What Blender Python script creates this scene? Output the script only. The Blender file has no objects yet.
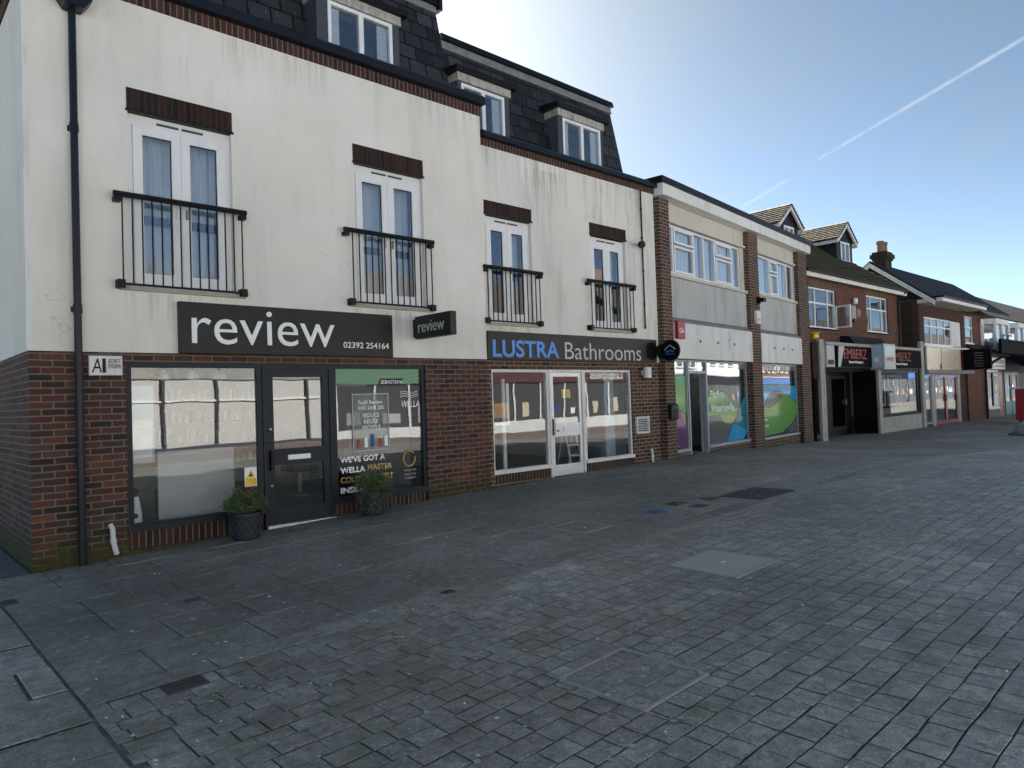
import bpy, math, random
from mathutils import Matrix, Vector
R = math.radians
random.seed(7)
sc = bpy.context.scene
COL = sc.collection
ZO = 1.65            # scene heights below are written relative to eye level

# ------------------------------------------------------------------ materials
class NT:
    def __init__(s, name):
        s.m = bpy.data.materials.new(name); s.m.use_nodes = True
        s.t = s.m.node_tree; s.n = s.t.nodes; s.l = s.t.links
        s.n.clear()
        s.out = s.n.new('ShaderNodeOutputMaterial')
    def add(s, typ, **kw):
        n = s.n.new('ShaderNode' + typ)
        for k, v in kw.items():
            if k.startswith('i_'):
                key = k[2:]
                n.inputs[int(key) if key.isdigit() else key.replace('_', ' ')].default_value = v
            else: setattr(n, k, v)
        return n
    def link(s, a, b): s.l.new(a, b)
    def val(s, inp, v):
        if hasattr(v, 'is_output') or isinstance(v, bpy.types.NodeSocket): s.l.new(v, inp)
        else: inp.default_value = v
    def coord(s, which='Object', scale=(1, 1, 1)):
        c = s.add('TexCoord'); m = s.add('Mapping'); m.inputs['Scale'].default_value = scale
        s.link(c.outputs[which], m.inputs[0]); return m.outputs[0]
    def noise(s, scale, detail=4, rough=.55, vec=None, dist=0):
        n = s.add('TexNoise'); n.inputs['Scale'].default_value = scale; n.inputs['Detail'].default_value = detail
        n.inputs['Roughness'].default_value = rough; n.inputs['Distortion'].default_value = dist
        s.link(vec if vec is not None else s.coord(), n.inputs['Vector']); return n.outputs['Fac']
    def ramp(s, fac, stops, interp='LINEAR'):
        r = s.add('ValToRGB'); e = r.color_ramp.elements; r.color_ramp.interpolation = interp
        while len(e) < len(stops): e.new(.5)
        for el, (p, c) in zip(e, stops):
            el.position = p; el.color = (c, c, c, 1) if isinstance(c, (int, float)) else (*c, 1)
        s.link(fac, r.inputs[0]); return r.outputs[0]
    def mix(s, fac, a, b, mode='MIX'):
        m = s.add('Mix', data_type='RGBA', blend_type=mode)
        s.val(m.inputs[0], fac)
        for i, v in ((6, a), (7, b)):
            if isinstance(v, tuple) and len(v) == 3: v = (*v, 1)
            s.val(m.inputs[i], v)
        return m.outputs[2]
    def math(s, op, a, b=0.0, c=None):
        m = s.add('Math', operation=op); s.val(m.inputs[0], a); s.val(m.inputs[1], b)
        if c is not None: s.val(m.inputs[2], c)
        return m.outputs[0]
    def bump(s, h, strength=.3, dist=.01, normal=None):
        b = s.add('Bump'); b.inputs['Strength'].default_value = strength; b.inputs['Distance'].default_value = dist
        s.link(h, b.inputs['Height'])
        if normal is not None: s.link(normal, b.inputs['Normal'])
        return b.outputs[0]
    def bsdf(s, col, rough=.6, metal=0.0, normal=None, **kw):
        b = s.add('BsdfPrincipled')
        s.val(b.inputs['Base Color'], (*col, 1) if isinstance(col, tuple) and len(col) == 3 else col)
        s.val(b.inputs['Roughness'], rough); s.val(b.inputs['Metallic'], metal)
        if normal is not None: s.link(normal, b.inputs['Normal'])
        for k, v in kw.items(): s.val(b.inputs[k.replace('_', ' ')], v)
        s.link(b.outputs[0], s.out.inputs[0]); return b

M = {}
def plain(name, col, rough=.5, metal=0.0, var=.12, scale=6, bump=0.0, dirt=0.0, spec=.5):
    t = NT(name); n = t.noise(scale, 5)
    lo = tuple(max(0, c * (1 - var)) for c in col); hi = tuple(min(1, c * (1 + var)) for c in col)
    c = t.mix(n, lo, hi)
    if dirt:
        d = t.ramp(t.noise(3.3, 8, .7, t.coord(scale=(2.2, 2.2, .5))), [(.48, 0), (.75, 1)])
        c = t.mix(t.math('MULTIPLY', d, dirt), c, (.10, .095, .075))
    r = t.math('ADD', rough - .08, t.math('MULTIPLY', t.noise(scale * 3, 3), .16))
    nb = t.bump(t.noise(90, 4), bump, .004) if bump else None
    t.bsdf(c, r, metal, nb, Specular_IOR_Level=spec)
    M[name] = t.m; return t.m

def brick(name, palette, mortar, w=.225, h=.075, ms=.009, moss=0.0, mossz=-1.2, bump=.7, swap=False, dark=0.0):
    t = NT(name)
    uv = t.add('TexCoord').outputs['UV']
    mp = t.add('Mapping'); t.link(uv, mp.inputs[0])
    if swap: mp.inputs['Rotation'].default_value = (0, 0, R(90)); w = 60
    wob = t.add('TexNoise'); wob.inputs['Scale'].default_value = 7; wob.inputs['Detail'].default_value = 3; t.link(uv, wob.inputs['Vector'])
    wv = t.add('VectorMath', operation='MULTIPLY_ADD'); t.link(wob.outputs['Color'], wv.inputs[0]); wv.inputs[1].default_value = (.014, .014, 0); t.link(mp.outputs[0], wv.inputs[2])
    b = t.add('TexBrick'); t.link(wv.outputs[0], b.inputs['Vector'])
    for k, v in (('Scale', 1), ('Brick Width', w), ('Row Height', h), ('Mortar Size', ms), ('Mortar Smooth', .25), ('Bias', 0)): b.inputs[k].default_value = v
    b.inputs['Color1'].default_value = (0, 0, 0, 1); b.inputs['Color2'].default_value = (1, 1, 1, 1); b.inputs['Mortar'].default_value = (.5, .5, .5, 1)
    k = len(palette)
    c = t.ramp(b.outputs['Color'], [((i + .5) / k, p) for i, p in enumerate(palette)])
    n1 = t.noise(26, 6, .65); c = t.mix(.55, c, t.mix(n1, (.25, .25, .25), (1, 1, 1)), 'MULTIPLY')
    n2 = t.noise(1.3, 4, .6); c = t.mix(t.ramp(n2, [(.4, 0), (.75, .45)]), c, (.03, .027, .026))
    mo = t.mix(t.noise(14, 4), tuple(x * .55 for x in mortar), mortar)
    c = t.mix(b.outputs['Fac'], c, mo)
    if moss:
        z = t.add('SeparateXYZ'); g = t.add('NewGeometry'); t.link(g.outputs['Position'], z.inputs[0])
        hgt = t.math('MULTIPLY_ADD', z.outputs[2], -1.6, (mossz + ZO) * 1.6 + .5)
        m = t.math('ADD', hgt, t.math('MULTIPLY_ADD', t.noise(2.4, 6, .7), 2.4, -1.45))
        m = t.ramp(m, [(.25, 0), (.8, moss)])
        c = t.mix(m, c, t.mix(t.noise(11, 4), (.018, .022, .008), (.085, .085, .022)))
    hh = t.math('MULTIPLY_ADD', b.outputs['Fac'], -1.0, t.math('MULTIPLY', n1, .5))
    t.bsdf(c, .88, 0, t.bump(hh, bump, .008), Specular_IOR_Level=.25)
    M[name] = t.m; return t.m

def render_wall(name, col, streak=.5, topz=None, drips=()):
    t = NT(name)
    n1 = t.noise(.7, 6, .6); n2 = t.noise(1.0, 8, .7, t.coord(scale=(3.2, 3.2, .42)))
    c = t.mix(t.ramp(n1, [(.3, 0), (.7, 1)]), tuple(x * .88 for x in col), tuple(min(1, x * 1.04) for x in col))
    c = t.mix(t.ramp(t.noise(.45, 3, .5, t.coord(scale=(1, 1, 2))), [(.45, 0), (.6, .35)]), c, tuple(x * y for x, y in zip(col, (.92, .90, .85))))
    d = t.ramp(n2, [(.5, 0), (.72, streak)])
    c = t.mix(d, c, tuple(x * .55 for x in col))
    gs = t.math('MULTIPLY', t.ramp(t.noise(1.15, 7, .75, t.coord(scale=(1.5, 1.5, .55))), [(.56, 0), (.7, streak)]), t.ramp(t.noise(9, 5, .7), [(.35, 0), (.65, 1)]))
    if topz is not None:
        z = t.add('SeparateXYZ'); g = t.add('NewGeometry'); t.link(g.outputs['Position'], z.inputs[0])
        f = t.math('MULTIPLY_ADD', z.outputs[2], .9, 1 - (topz + ZO) * .9)
        f = t.ramp(f, [(0, .25), (.9, 1.0)])
        gs = t.math('MULTIPLY', gs, f)
    c = t.mix(gs, c, (.09, .095, .085))
    if drips:
        g2 = t.add('NewGeometry'); z2 = t.add('SeparateXYZ'); t.link(g2.outputs['Position'], z2.inputs[0]); tot = None
        cl = lambda v: t.add('Clamp').outputs[0] if False else t.math('MINIMUM', t.math('MAXIMUM', v, 0.0), 1.0)
        for (x0, x1, zs, ln_) in drips:
            a = cl(t.math('MULTIPLY', t.math('SUBTRACT', z2.outputs[0], x0), 9.0)); b_ = cl(t.math('MULTIPLY', t.math('SUBTRACT', x1, z2.outputs[0]), 9.0))
            h = cl(t.math('MULTIPLY', t.math('SUBTRACT', z2.outputs[2], zs + ZO - ln_), 1 / ln_)); u = cl(t.math('MULTIPLY', t.math('SUBTRACT', zs + ZO, z2.outputs[2]), 40.0))
            q = t.math('MULTIPLY', t.math('MULTIPLY', a, b_), t.math('MULTIPLY', h, u)); tot = q if tot is None else t.math('ADD', tot, q)
        sn = t.ramp(t.noise(1, 6, .7, t.coord(scale=(16, 16, .5))), [(.45, 0), (.72, .48)])
        c = t.mix(t.math('MULTIPLY', tot, sn), c, (.17, .17, .15))
    # hairline cracks
    cr = t.noise(.55, 5, .6, t.coord(scale=(1, 1, 1.3)), .3)
    ln = t.math('ABSOLUTE', t.math('SUBTRACT', cr, .5)); ln = t.ramp(ln, [(0, 1), (.0022, 0)])
    ln = t.math('MULTIPLY', ln, t.ramp(t.noise(.8, 2), [(.56, 0), (.64, .3)]))
    c = t.mix(ln, c, tuple(x * .35 for x in col))
    nb = t.bump(t.noise(160, 3), .16, .003); nb = t.bump(t.noise(3.5, 3), .12, .03, nb)
    t.bsdf(c, .85, 0, nb, Specular_IOR_Level=.25)
    M[name] = t.m; return t.m

def slate(name, c0, c1, w, h, moss=0.0, ms=.006, rough=.55, white=0.0):
    t = NT(name); uv = t.add('TexCoord').outputs['UV']
    b = t.add('TexBrick'); t.link(uv, b.inputs['Vector'])
    for k, v in (('Scale', 1), ('Brick Width', w), ('Row Height', h), ('Mortar Size', ms), ('Mortar Smooth', .1), ('Bias', 0)): b.inputs[k].default_value = v
    b.inputs['Color1'].default_value = (0, 0, 0, 1); b.inputs['Color2'].default_value = (1, 1, 1, 1); b.inputs['Mortar'].default_value = (.3, .3, .3, 1)
    c = t.mix(b.outputs['Color'], c0, c1)
    c = t.mix(.6, c, t.mix(t.noise(9, 7, .7), (.35, .35, .35), (1.4, 1.4, 1.4)), 'MULTIPLY')
    c = t.mix(b.outputs['Fac'], c, (.006, .006, .007))
    if moss:
        m = t.ramp(t.noise(5, 8, .75), [(.42, 0), (.62, moss)])
        c = t.mix(m, c, t.mix(t.noise(30, 4), (.02, .026, .008), (.12, .11, .05)))
    if white:
        m = t.ramp(t.noise(7, 8, .8, t.coord(scale=(2, 2, .6))), [(.6, 0), (.7, white)])
        c = t.mix(m, c, (.32, .33, .34))
    hh = t.math('MULTIPLY_ADD', b.outputs['Fac'], -1.2, t.math('MULTIPLY', b.outputs['Color'], .5))
    hh = t.math('ADD', hh, t.math('MULTIPLY', t.noise(40, 5), .4))
    t.bsdf(c, t.math('ADD', rough - .1, t.math('MULTIPLY', t.noise(15, 3), .2)), 0, t.bump(hh, .9, .012), Specular_IOR_Level=.22)
    M[name] = t.m; return t.m

def paving(name, stops, sc_rand=1.0, rough=.5, flecks=.12, mott=1.0):
    t = NT(name); g = t.add('NewGeometry'); o = t.coord()
    c = t.ramp(g.outputs['Random Per Island'], stops)
    big = t.noise(.35, 5, .6, o); c = t.mix(.85, c, t.mix(t.ramp(big, [(.35, 0), (.68, 1)]), (.5, .5, .5), (1.25, 1.25, 1.28)), 'MULTIPLY')
    f = t.noise(70, 5, .9, o); c = t.mix(.9, c, t.mix(t.ramp(f, [(.33, 0), (.67, 1)]), (.25, .25, .25), (1.95, 1.94, 1.9)), 'MULTIPLY')
    c = t.mix(.9, c, t.mix(t.ramp(t.noise(13, 10, .82, o), [(.36, 0), (.64, 1)]), (.52, .52, .52), (1.5, 1.49, 1.46)), 'MULTIPLY')
    dk = t.math('MULTIPLY', t.ramp(t.noise(3.4, 9, .8, t.coord(scale=(1, 1.3, 1))), [(.5, 0), (.66, .75)]), mott); c = t.mix(dk, c, tuple(x_ * .5 for x_ in stops[0][1]))
    pl = t.math('MULTIPLY', t.ramp(t.noise(2.6, 11, .86, t.coord(scale=(1.3, .9, 1))), [(.53, 0), (.64, .8)]), mott); c = t.mix(pl, c, tuple(min(.55, x_ * 1.9) for x_ in stops[0][1]))
    med = t.noise(4.5, 8, .75, o); c = t.mix(t.ramp(med, [(.5, 0), (.8, .7)]), c, (.33, .325, .31))
    moss = t.ramp(t.noise(2.2, 9, .8, o), [(.47, 0), (.66, .75)]); c = t.mix(moss, c, (.145, .15, .105))
    v = t.add('TexVoronoi'); v.inputs['Scale'].default_value = 13; t.link(o, v.inputs['Vector'])
    sp = t.math('MULTIPLY', t.ramp(v.outputs['Distance'], [(.05, 1), (.09, 0)]), t.ramp(v.outputs['Color'], [(.68, 0), (.72, 1)]))
    c = t.mix(t.math('MULTIPLY', sp, flecks * 4), c, (.5, .49, .47))
    r = t.math('ADD', rough - .16, t.math('MULTIPLY', t.noise(2.1, 6, .7, o), .34))
    nb = t.bump(t.math('ADD', t.noise(120, 4, .7, o), t.math('MULTIPLY', t.noise(12, 4, .6, o), .8)), .45, .006)
    t.bsdf(c, r, 0, nb, Specular_IOR_Level=.42)
    M[name] = t.m; return t.m

def glass(name, tint=(.93, .95, .95), ior=1.6, rough=0.0):
    t = NT(name)
    g = t.add('NewGeometry'); dp = t.add('VectorMath', operation='DOT_PRODUCT'); t.link(g.outputs['Incoming'], dp.inputs[0]); t.link(g.outputs['Normal'], dp.inputs[1])
    cs = t.math('SUBTRACT', 1.0, t.math('ABSOLUTE', dp.outputs['Value'])); f0 = ((ior - 1) / (ior + 1)) ** 2
    fr = t.math('MULTIPLY_ADD', t.math('POWER', cs, 5.0), 1 - f0, f0)       # Schlick, the same from either side of the sheet
    tr = t.add('BsdfTransparent'); tr.inputs[0].default_value = (*tint, 1)
    gl = t.add('BsdfGlossy'); gl.inputs['Roughness'].default_value = rough; gl.inputs['Color'].default_value = (.95, .97, 1, 1)
    nb = t.bump(t.noise(1.1, 2, .4), .035, .05); t.link(nb, gl.inputs['Normal'])
    mx = t.add('MixShader'); t.link(fr, mx.inputs[0]); t.link(tr.outputs[0], mx.inputs[1]); t.link(gl.outputs[0], mx.inputs[2])
    t.link(mx.outputs[0], t.out.inputs[0]); M[name] = t.m; return t.m

def film(name, col, alpha=.7, rough=.25):
    t = NT(name)
    b = t.bsdf(t.mix(t.noise(3, 2), tuple(c * .92 for c in col), col), rough)
    b.inputs['Alpha'].default_value = alpha; M[name] = t.m; return t.m

RB = [(.050, .031, .026), (.165, .06, .043), (.085, .042, .034), (.22, .08, .053), (.038, .031, .032), (.115, .05, .04), (.16, .066, .05), (.062, .041, .037), (.115, .068, .054)]
brick('red brick', RB, (.21, .18, .155), moss=.9, mossz=-1.15)
brick('soldier brick', [(.06, .028, .022), (.11, .04, .03), (.035, .02, .018), (.085, .035, .027)], (.20, .175, .155), swap=True, bump=.8)
brick('dark soldier brick', [(.022, .014, .013), (.055, .022, .018), (.03, .017, .015), (.075, .028, .021)], (.05, .042, .038), swap=True, bump=.8)
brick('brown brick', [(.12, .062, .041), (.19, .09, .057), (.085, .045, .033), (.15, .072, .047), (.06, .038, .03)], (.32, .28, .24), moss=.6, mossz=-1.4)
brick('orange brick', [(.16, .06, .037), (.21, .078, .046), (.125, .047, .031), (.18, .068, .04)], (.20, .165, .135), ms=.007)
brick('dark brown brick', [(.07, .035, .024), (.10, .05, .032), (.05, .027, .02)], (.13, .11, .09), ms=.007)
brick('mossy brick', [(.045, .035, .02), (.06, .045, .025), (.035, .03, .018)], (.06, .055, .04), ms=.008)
brick('paver brick', [(.33, .24, .20), (.38, .27, .22), (.30, .22, .19)], (.3, .26, .23), w=.21, h=.105, ms=.006, bump=.3)
brick('lintel brick', [(.17, .11, .06), (.21, .14, .075), (.13, .08, .05)], (.2, .17, .12), swap=True)
render_wall('cream render', (.79, .77, .725), .26, topz=4.78, drips=((.9, 2.3, 1.40, .5), (3.86, 5.28, 1.40, .5), (2.0, 3.6, 4.78, .5), (4.9, 6.5, 4.78, .6), (1.5, 1.75, 4.35, .45)))
render_wall('stained render', (.78, .76, .715), .62, topz=4.35, drips=((6.4, 7.7, 1.27, .35), (9.1, 10.4, 1.27, .35), (6.3, 11.4, 4.33, 1.0), (7.6, 8.4, 4.2, 1.7), (10.4, 10.7, 3.0, 1.4)))
render_wall('grey panel', (.50, .515, .515), .8)
render_wall('cream panel', (.60, .58, .52), .3)
render_wall('white panel', (.76, .77, .77), .6)
slate('dark slate', (.014, .015, .019), (.052, .055, .062), .34, .26, ms=.017, white=.5)
slate('blue slate', (.02, .023, .029), (.045, .05, .06), .25, .2, rough=.8, ms=.012)
slate('brown slate', (.018, .016, .012), (.036, .031, .023), .25, .2, moss=.5, rough=.85, ms=.012)
slate('weatherboard', (.016, .02, .032), (.024, .028, .042), 8, .15, ms=.008)
slate('opposite tile', (.05, .04, .033), (.085, .066, .052), .25, .2, rough=.9)
def mossy():
    t = NT('moss tile'); g = t.add('NewGeometry')
    c = t.mix(t.noise(17, 6, .7), (.030, .026, .022), (.085, .07, .052))
    c = t.mix(t.ramp(t.noise(2.3, 9, .78), [(.42, 0), (.6, .95)]), c, t.mix(t.noise(25, 5, .7), (.026, .034, .010), (.11, .105, .04)))
    t.bsdf(c, .95, 0, t.bump(t.noise(45, 5), .6, .01), Specular_IOR_Level=.15); M['moss tile'] = t.m
mossy()
M['moss tile lip'] = None
def lichen():
    t = NT('lichen tile')
    c = t.mix(t.ramp(t.noise(6, 8, .75), [(.42, 0), (.6, 1)]), (.045, .036, .026), (.33, .27, .13))
    c = t.mix(t.ramp(t.noise(14, 6, .7), [(.5, 0), (.62, .8)]), c, (.03, .034, .016))
    t.bsdf(c, .9, 0, t.bump(t.noise(60, 4), .5, .008)); M['lichen tile'] = t.m
lichen()
plain('lead', (.20, .205, .215), .7, var=.7, scale=14, dirt=.7)
plain('weathered white', (.40, .39, .36), .8, var=.45, scale=14, dirt=.8)
plain('upvc', (.78, .79, .80), .35, var=.03, dirt=.10)
plain('white paint', (.72, .72, .70), .5, var=.06, dirt=.35)
plain('aluminium', (.62, .63, .64), .38, metal=.35, var=.06, dirt=.12)
plain('grey frame', (.30, .33, .37), .4, var=.06)
plain('dormer grey', (.06, .068, .082), .6, var=.15, spec=.25)
plain('anthracite', (.018, .023, .031), .45, var=.15, spec=.22)
plain('gutter black', (.008, .011, .019), .38, var=.25, spec=.3)
plain('black metal', (.006, .006, .007), .5, var=.3, spec=.25)
plain('sign black', (.011, .011, .011), .42, var=.25, scale=2, dirt=.04, spec=.3)
plain('board black', (.006, .006, .007), .8, var=.2, spec=.1)
plain('sign gloss', (.006, .006, .007), .3, var=.2, spec=.12)
plain('letter white', (.85, .86, .87), .4, var=.02)
plain('letter grey', (.50, .50, .49), .4, var=.05)
plain('letter blue', (.055, .26, .72), .4, var=.04)
plain('dim white', (.42, .43, .43), .5, var=.1)
plain('faded red', (.22, .04, .03), .6, var=.2)
plain('letter red', (.40, .035, .028), .5, var=.08)
plain('gold', (.42, .28, .08), .4, var=.15)
plain('sign cream', (.62, .55, .42), .25, var=.12, scale=2)
plain('sign red', (.30, .012, .02), .4, var=.05)
plain('teal paint', (.015, .14, .155), .4, var=.1)
plain('red paint', (.26, .012, .014), .35, var=.1)
plain('yellow paint', (.72, .50, .02), .4, var=.05)
plain('navy canvas', (.006, .007, .016), .9, var=.2, spec=.1)
plain('stone', (.38, .36, .32), .85, var=.2, scale=14, bump=.4)
plain('concrete', (.13, .13, .128), .75, var=.15, scale=40, bump=.4)
plain('cast iron', (.06, .062, .066), .6, metal=.3, var=.3, scale=30, bump=.5)
plain('steel', (.26, .27, .28), .4, metal=.8, var=.2, scale=20)
plain('interior wall', (.42, .42, .41), .8, var=.1)
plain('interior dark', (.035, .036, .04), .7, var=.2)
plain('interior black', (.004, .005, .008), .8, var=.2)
plain('interior floor', (.12, .11, .10), .4, var=.2)
plain('screen grey', (.46, .47, .49), .7, var=.05)
plain('pale blue panel', (.42, .52, .60), .4, var=.05)
plain('dark timber', (.03, .018, .012), .8, var=.3, scale=12, spec=.15)
plain('wood', (.28, .15, .06), .6, var=.3, scale=12)
plain('pot', (.010, .012, .015), .5, var=.25)
plain('soil', (.02, .015, .01), .9)
plain('flower red', (.45, .02, .03), .6)
plain('clay', (.22, .14, .08), .8, var=.3)
plain('litter', (.68, .67, .64), .8, var=.3)
plain('blue paint', (.02, .09, .30), .6)
plain('gum', (.44, .43, .41), .85, var=.3, scale=3)
plain('dead leaf', (.16, .11, .06), .85, var=.5)
plain('pale concrete', (.45, .425, .375), .8, var=.12, scale=30, bump=.4)
plain('grimy white', (.36, .36, .345), .7, var=.2, scale=9, dirt=.7)
plain('roof dark', (.05, .045, .04), .9, var=.3)
plain('steel rim', (.34, .33, .31), .6, metal=.2, var=.3, scale=20)
plain('opposite render', (.84, .84, .82), .85, var=.06, dirt=.15)
plain('pebbledash', (.62, .61, .57), .95, var=.4, scale=22, dirt=.3)
plain('opposite green', (.10, .22, .13), .6)
plain('opposite red', (.075, .012, .013), .5)
def leafmat(name, a, b):
    t = NT(name); g = t.add('NewGeometry')
    c = t.ramp(g.outputs['Random Per Island'], [(0, a), (1, b)])
    t.bsdf(c, .5, 0, None, Transmission_Weight=0.0); M[name] = t.m
leafmat('leaf', (.035, .065, .022), (.12, .17, .065))
leafmat('bark', (.05, .04, .03), (.08, .065, .05))
def curtain_mat():
    t = NT('net curtain'); b = t.bsdf(t.mix(t.noise(4, 3), (.70, .72, .74), (.82, .83, .84)), .9); M['net curtain'] = t.m
curtain_mat()
glass('shop glass', (.94, .955, .95), 1.66)
glass('home glass', (.92, .95, .97), 2.3)
glass('far glass', (.8, .85, .88), 1.9)
film('vinyl green', (.17, .42, .11), .86, .06); film('vinyl purple', (.15, .05, .17), .9, .06); film('vinyl blue', (.035, .36, .70), .92, .06)
film('vinyl teal', (.025, .25, .32), .88, .06); film('vinyl grey', (.16, .17, .18), .85, .06); film('vinyl pale', (.40, .52, .24), .75, .06)
film('poster film', (.35, .38, .38), .22)
paving('slab', [(0, (.238, .229, .206)), (.5, (.262, .252, .227)), (1, (.29, .28, .253))], rough=.62, mott=.45)
paving('sett', [(0, (.27, .26, .234)), (.5, (.305, .294, .265)), (.85, (.335, .322, .29)), (1, (.41, .40, .38))], rough=.49, flecks=.16)
paving('joint', [(0, (.17, .168, .135)), (1, (.17, .168, .135))], rough=.9, flecks=.0)
paving('ground', [(0, (.10, .095, .09)), (1, (.10, .095, .09))], rough=.8, flecks=.0)

# ------------------------------------------------------------------ mesh builder
def frame_of(ox, oy, ang):
    return Matrix.Translation((ox, oy, 0)) @ Matrix.Rotation(ang, 4, 'Z')
class MB:
    def __init__(s, frame=None): s.v = []; s.f = []; s.uv = []; s.mi = []; s.fr = frame; s.sm = []
    def face(s, pts, mi=0, smooth=False, uv=None):
        pts = [Vector(p) for p in pts]
        n = Vector((0, 0, 0))
        for i in range(len(pts)):
            a, b = pts[i], pts[(i + 1) % len(pts)]
            n += Vector(((a.y - b.y) * (a.z + b.z), (a.z - b.z) * (a.x + b.x), (a.x - b.x) * (a.y + b.y)))
        if n.length < 1e-12: return
        n.normalize()
        if uv is None:
            if abs(n.z) > .97: uv = [(p.x, p.y) for p in pts]
            else:
                u = Vector((0, 0, 1)).cross(n).normalized(); w = n.cross(u)
                uv = [(p.dot(u), p.dot(w)) for p in pts]
        k = len(s.v)
        s.v += pts; s.f.append(list(range(k, k + len(pts)))); s.uv += uv; s.mi.append(mi); s.sm.append(smooth)
    def box(s, x0, x1, y0, y1, z0, z1, mi=0):
        if x0 > x1: x0, x1 = x1, x0
        if y0 > y1: y0, y1 = y1, y0
        if z0 > z1: z0, z1 = z1, z0
        P = lambda i, j, k: ((x0, x1)[i], (y0, y1)[j], (z0, z1)[k])
        for q in (((0,0,0),(1,0,0),(1,0,1),(0,0,1)), ((1,1,0),(0,1,0),(0,1,1),(1,1,1)), ((0,1,0),(0,0,0),(0,0,1),(0,1,1)),
                  ((1,0,0),(1,1,0),(1,1,1),(1,0,1)), ((0,0,1),(1,0,1),(1,1,1),(0,1,1)), ((0,1,0),(1,1,0),(1,0,0),(0,0,0))):
            s.face([P(*a) for a in q], mi)
        return s
    def prism(s, prof, axis, a, b, mi=0):
        """prof: closed polygon of 2-D points; axis 'x' -> (y,z), 'y' -> (x,z), 'z' -> (x,y)"""
        def P(p, t): return {'x': (t, p[0], p[1]), 'y': (p[0], t, p[1]), 'z': (p[0], p[1], t)}[axis]
        area = sum(prof[i][0] * prof[(i + 1) % len(prof)][1] - prof[(i + 1) % len(prof)][0] * prof[i][1] for i in range(len(prof)))
        if (area < 0) != (axis == 'y'): prof = prof[::-1]
        n = len(prof)
        for i in range(n):
            p, q = prof[i], prof[(i + 1) % n]
            s.face([P(p, a), P(q, a), P(q, b), P(p, b)], mi)
        s.face([P(p, a) for p in prof][::-1], mi); s.face([P(p, b) for p in prof], mi)
        return s
    def tube(s, path, r, n=8, mi=0, cap=True, r2=None):
        path = [Vector(p) for p in path]; rings = []
        for i, p in enumerate(path):
            d = (path[min(i + 1, len(path) - 1)] - path[max(i - 1, 0)]).normalized()
            a = d.orthogonal().normalized() if i == 0 else (pa - d * pa.dot(d)).normalized()
            pa = a; b = d.cross(a)
            rr = r if r2 is None else r + (r2 - r) * i / max(1, len(path) - 1)
            rings.append([p + (a * math.cos(2 * math.pi * k / n) + b * math.sin(2 * math.pi * k / n)) * rr for k in range(n)])
        for i in range(len(rings) - 1):
            for k in range(n):
                s.face([rings[i][k], rings[i][(k + 1) % n], rings[i + 1][(k + 1) % n], rings[i + 1][k]], mi, n > 6)
        if cap:
            s.face(rings[0][::-1], mi); s.face(rings[-1], mi)
        return s
    def lathe(s, cx, cy, prof, n=20, mi=0):
        for i in range(len(prof) - 1):
            (r0, z0), (r1, z1) = prof[i], prof[i + 1]
            for k in range(n):
                a, b = 2 * math.pi * k / n, 2 * math.pi * (k + 1) / n
                p = lambda r, z, t: (cx + r * math.cos(t), cy + r * math.sin(t), z)
                q = [p(r0, z0, a), p(r0, z0, b), p(r1, z1, b), p(r1, z1, a)]
                if r0 < 1e-6: q = [q[0], q[2], q[3]]
                elif r1 < 1e-6: q = q[:3]
                s.face(q, mi, True)
        return s
    def wall(s, x0, x1, z0, z1, y0, y1, holes=(), mi=0):
        """vertical wall in the xz plane, front at y0, back at y1, with rectangular holes (hx0,hx1,hz0,hz1)"""
        xs = sorted({x0, x1, *[min(max(h[i], x0), x1) for h in holes for i in (0, 1)]})
        zs = sorted({z0, z1, *[min(max(h[i], z0), z1) for h in holes for i in (2, 3)]})
        def solid(i, j):
            if i < 0 or j < 0 or i >= len(xs) - 1 or j >= len(zs) - 1: return False
            cx, cz = (xs[i] + xs[i + 1]) / 2, (zs[j] + zs[j + 1]) / 2
            return not any(h[0] < cx < h[1] and h[2] < cz < h[3] for h in holes)
        for i in range(len(xs) - 1):
            for j in range(len(zs) - 1):
                if not solid(i, j): continue
                a, b, c, d = xs[i], xs[i + 1], zs[j], zs[j + 1]
                s.face([(a, y0, c), (b, y0, c), (b, y0, d), (a, y0, d)], mi)
                s.face([(b, y1, c), (a, y1, c), (a, y1, d), (b, y1, d)], mi)
                if not solid(i - 1, j): s.face([(a, y1, c), (a, y0, c), (a, y0, d), (a, y1, d)], mi)
                if not solid(i + 1, j): s.face([(b, y0, c), (b, y1, c), (b, y1, d), (b, y0, d)], mi)
                if not solid(i, j - 1): s.face([(a, y1, c), (b, y1, c), (b, y0, c), (a, y0, c)], mi)
                if not solid(i, j + 1): s.face([(a, y0, d), (b, y0, d), (b, y1, d), (a, y1, d)], mi)
        return s
    def room(s, x0, x1, y0, y1, z0, z1, mi=0, fl=1):
        """inward faces: back, two sides, floor, ceiling (open to the front)"""
        s.face([(x0, y1, z0), (x1, y1, z0), (x1, y1, z1), (x0, y1, z1)], mi)
        s.face([(x0, y0, z0), (x0, y1, z0), (x0, y1, z1), (x0, y0, z1)], mi)
        s.face([(x1, y1, z0), (x1, y0, z0), (x1, y0, z1), (x1, y1, z1)], mi)
        s.face([(x0, y0, z0), (x1, y0, z0), (x1, y1, z0), (x0, y1, z0)], fl)
        s.face([(x0, y1, z1), (x1, y1, z1), (x1, y0, z1), (x0, y0, z1)], mi)
        return s
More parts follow.
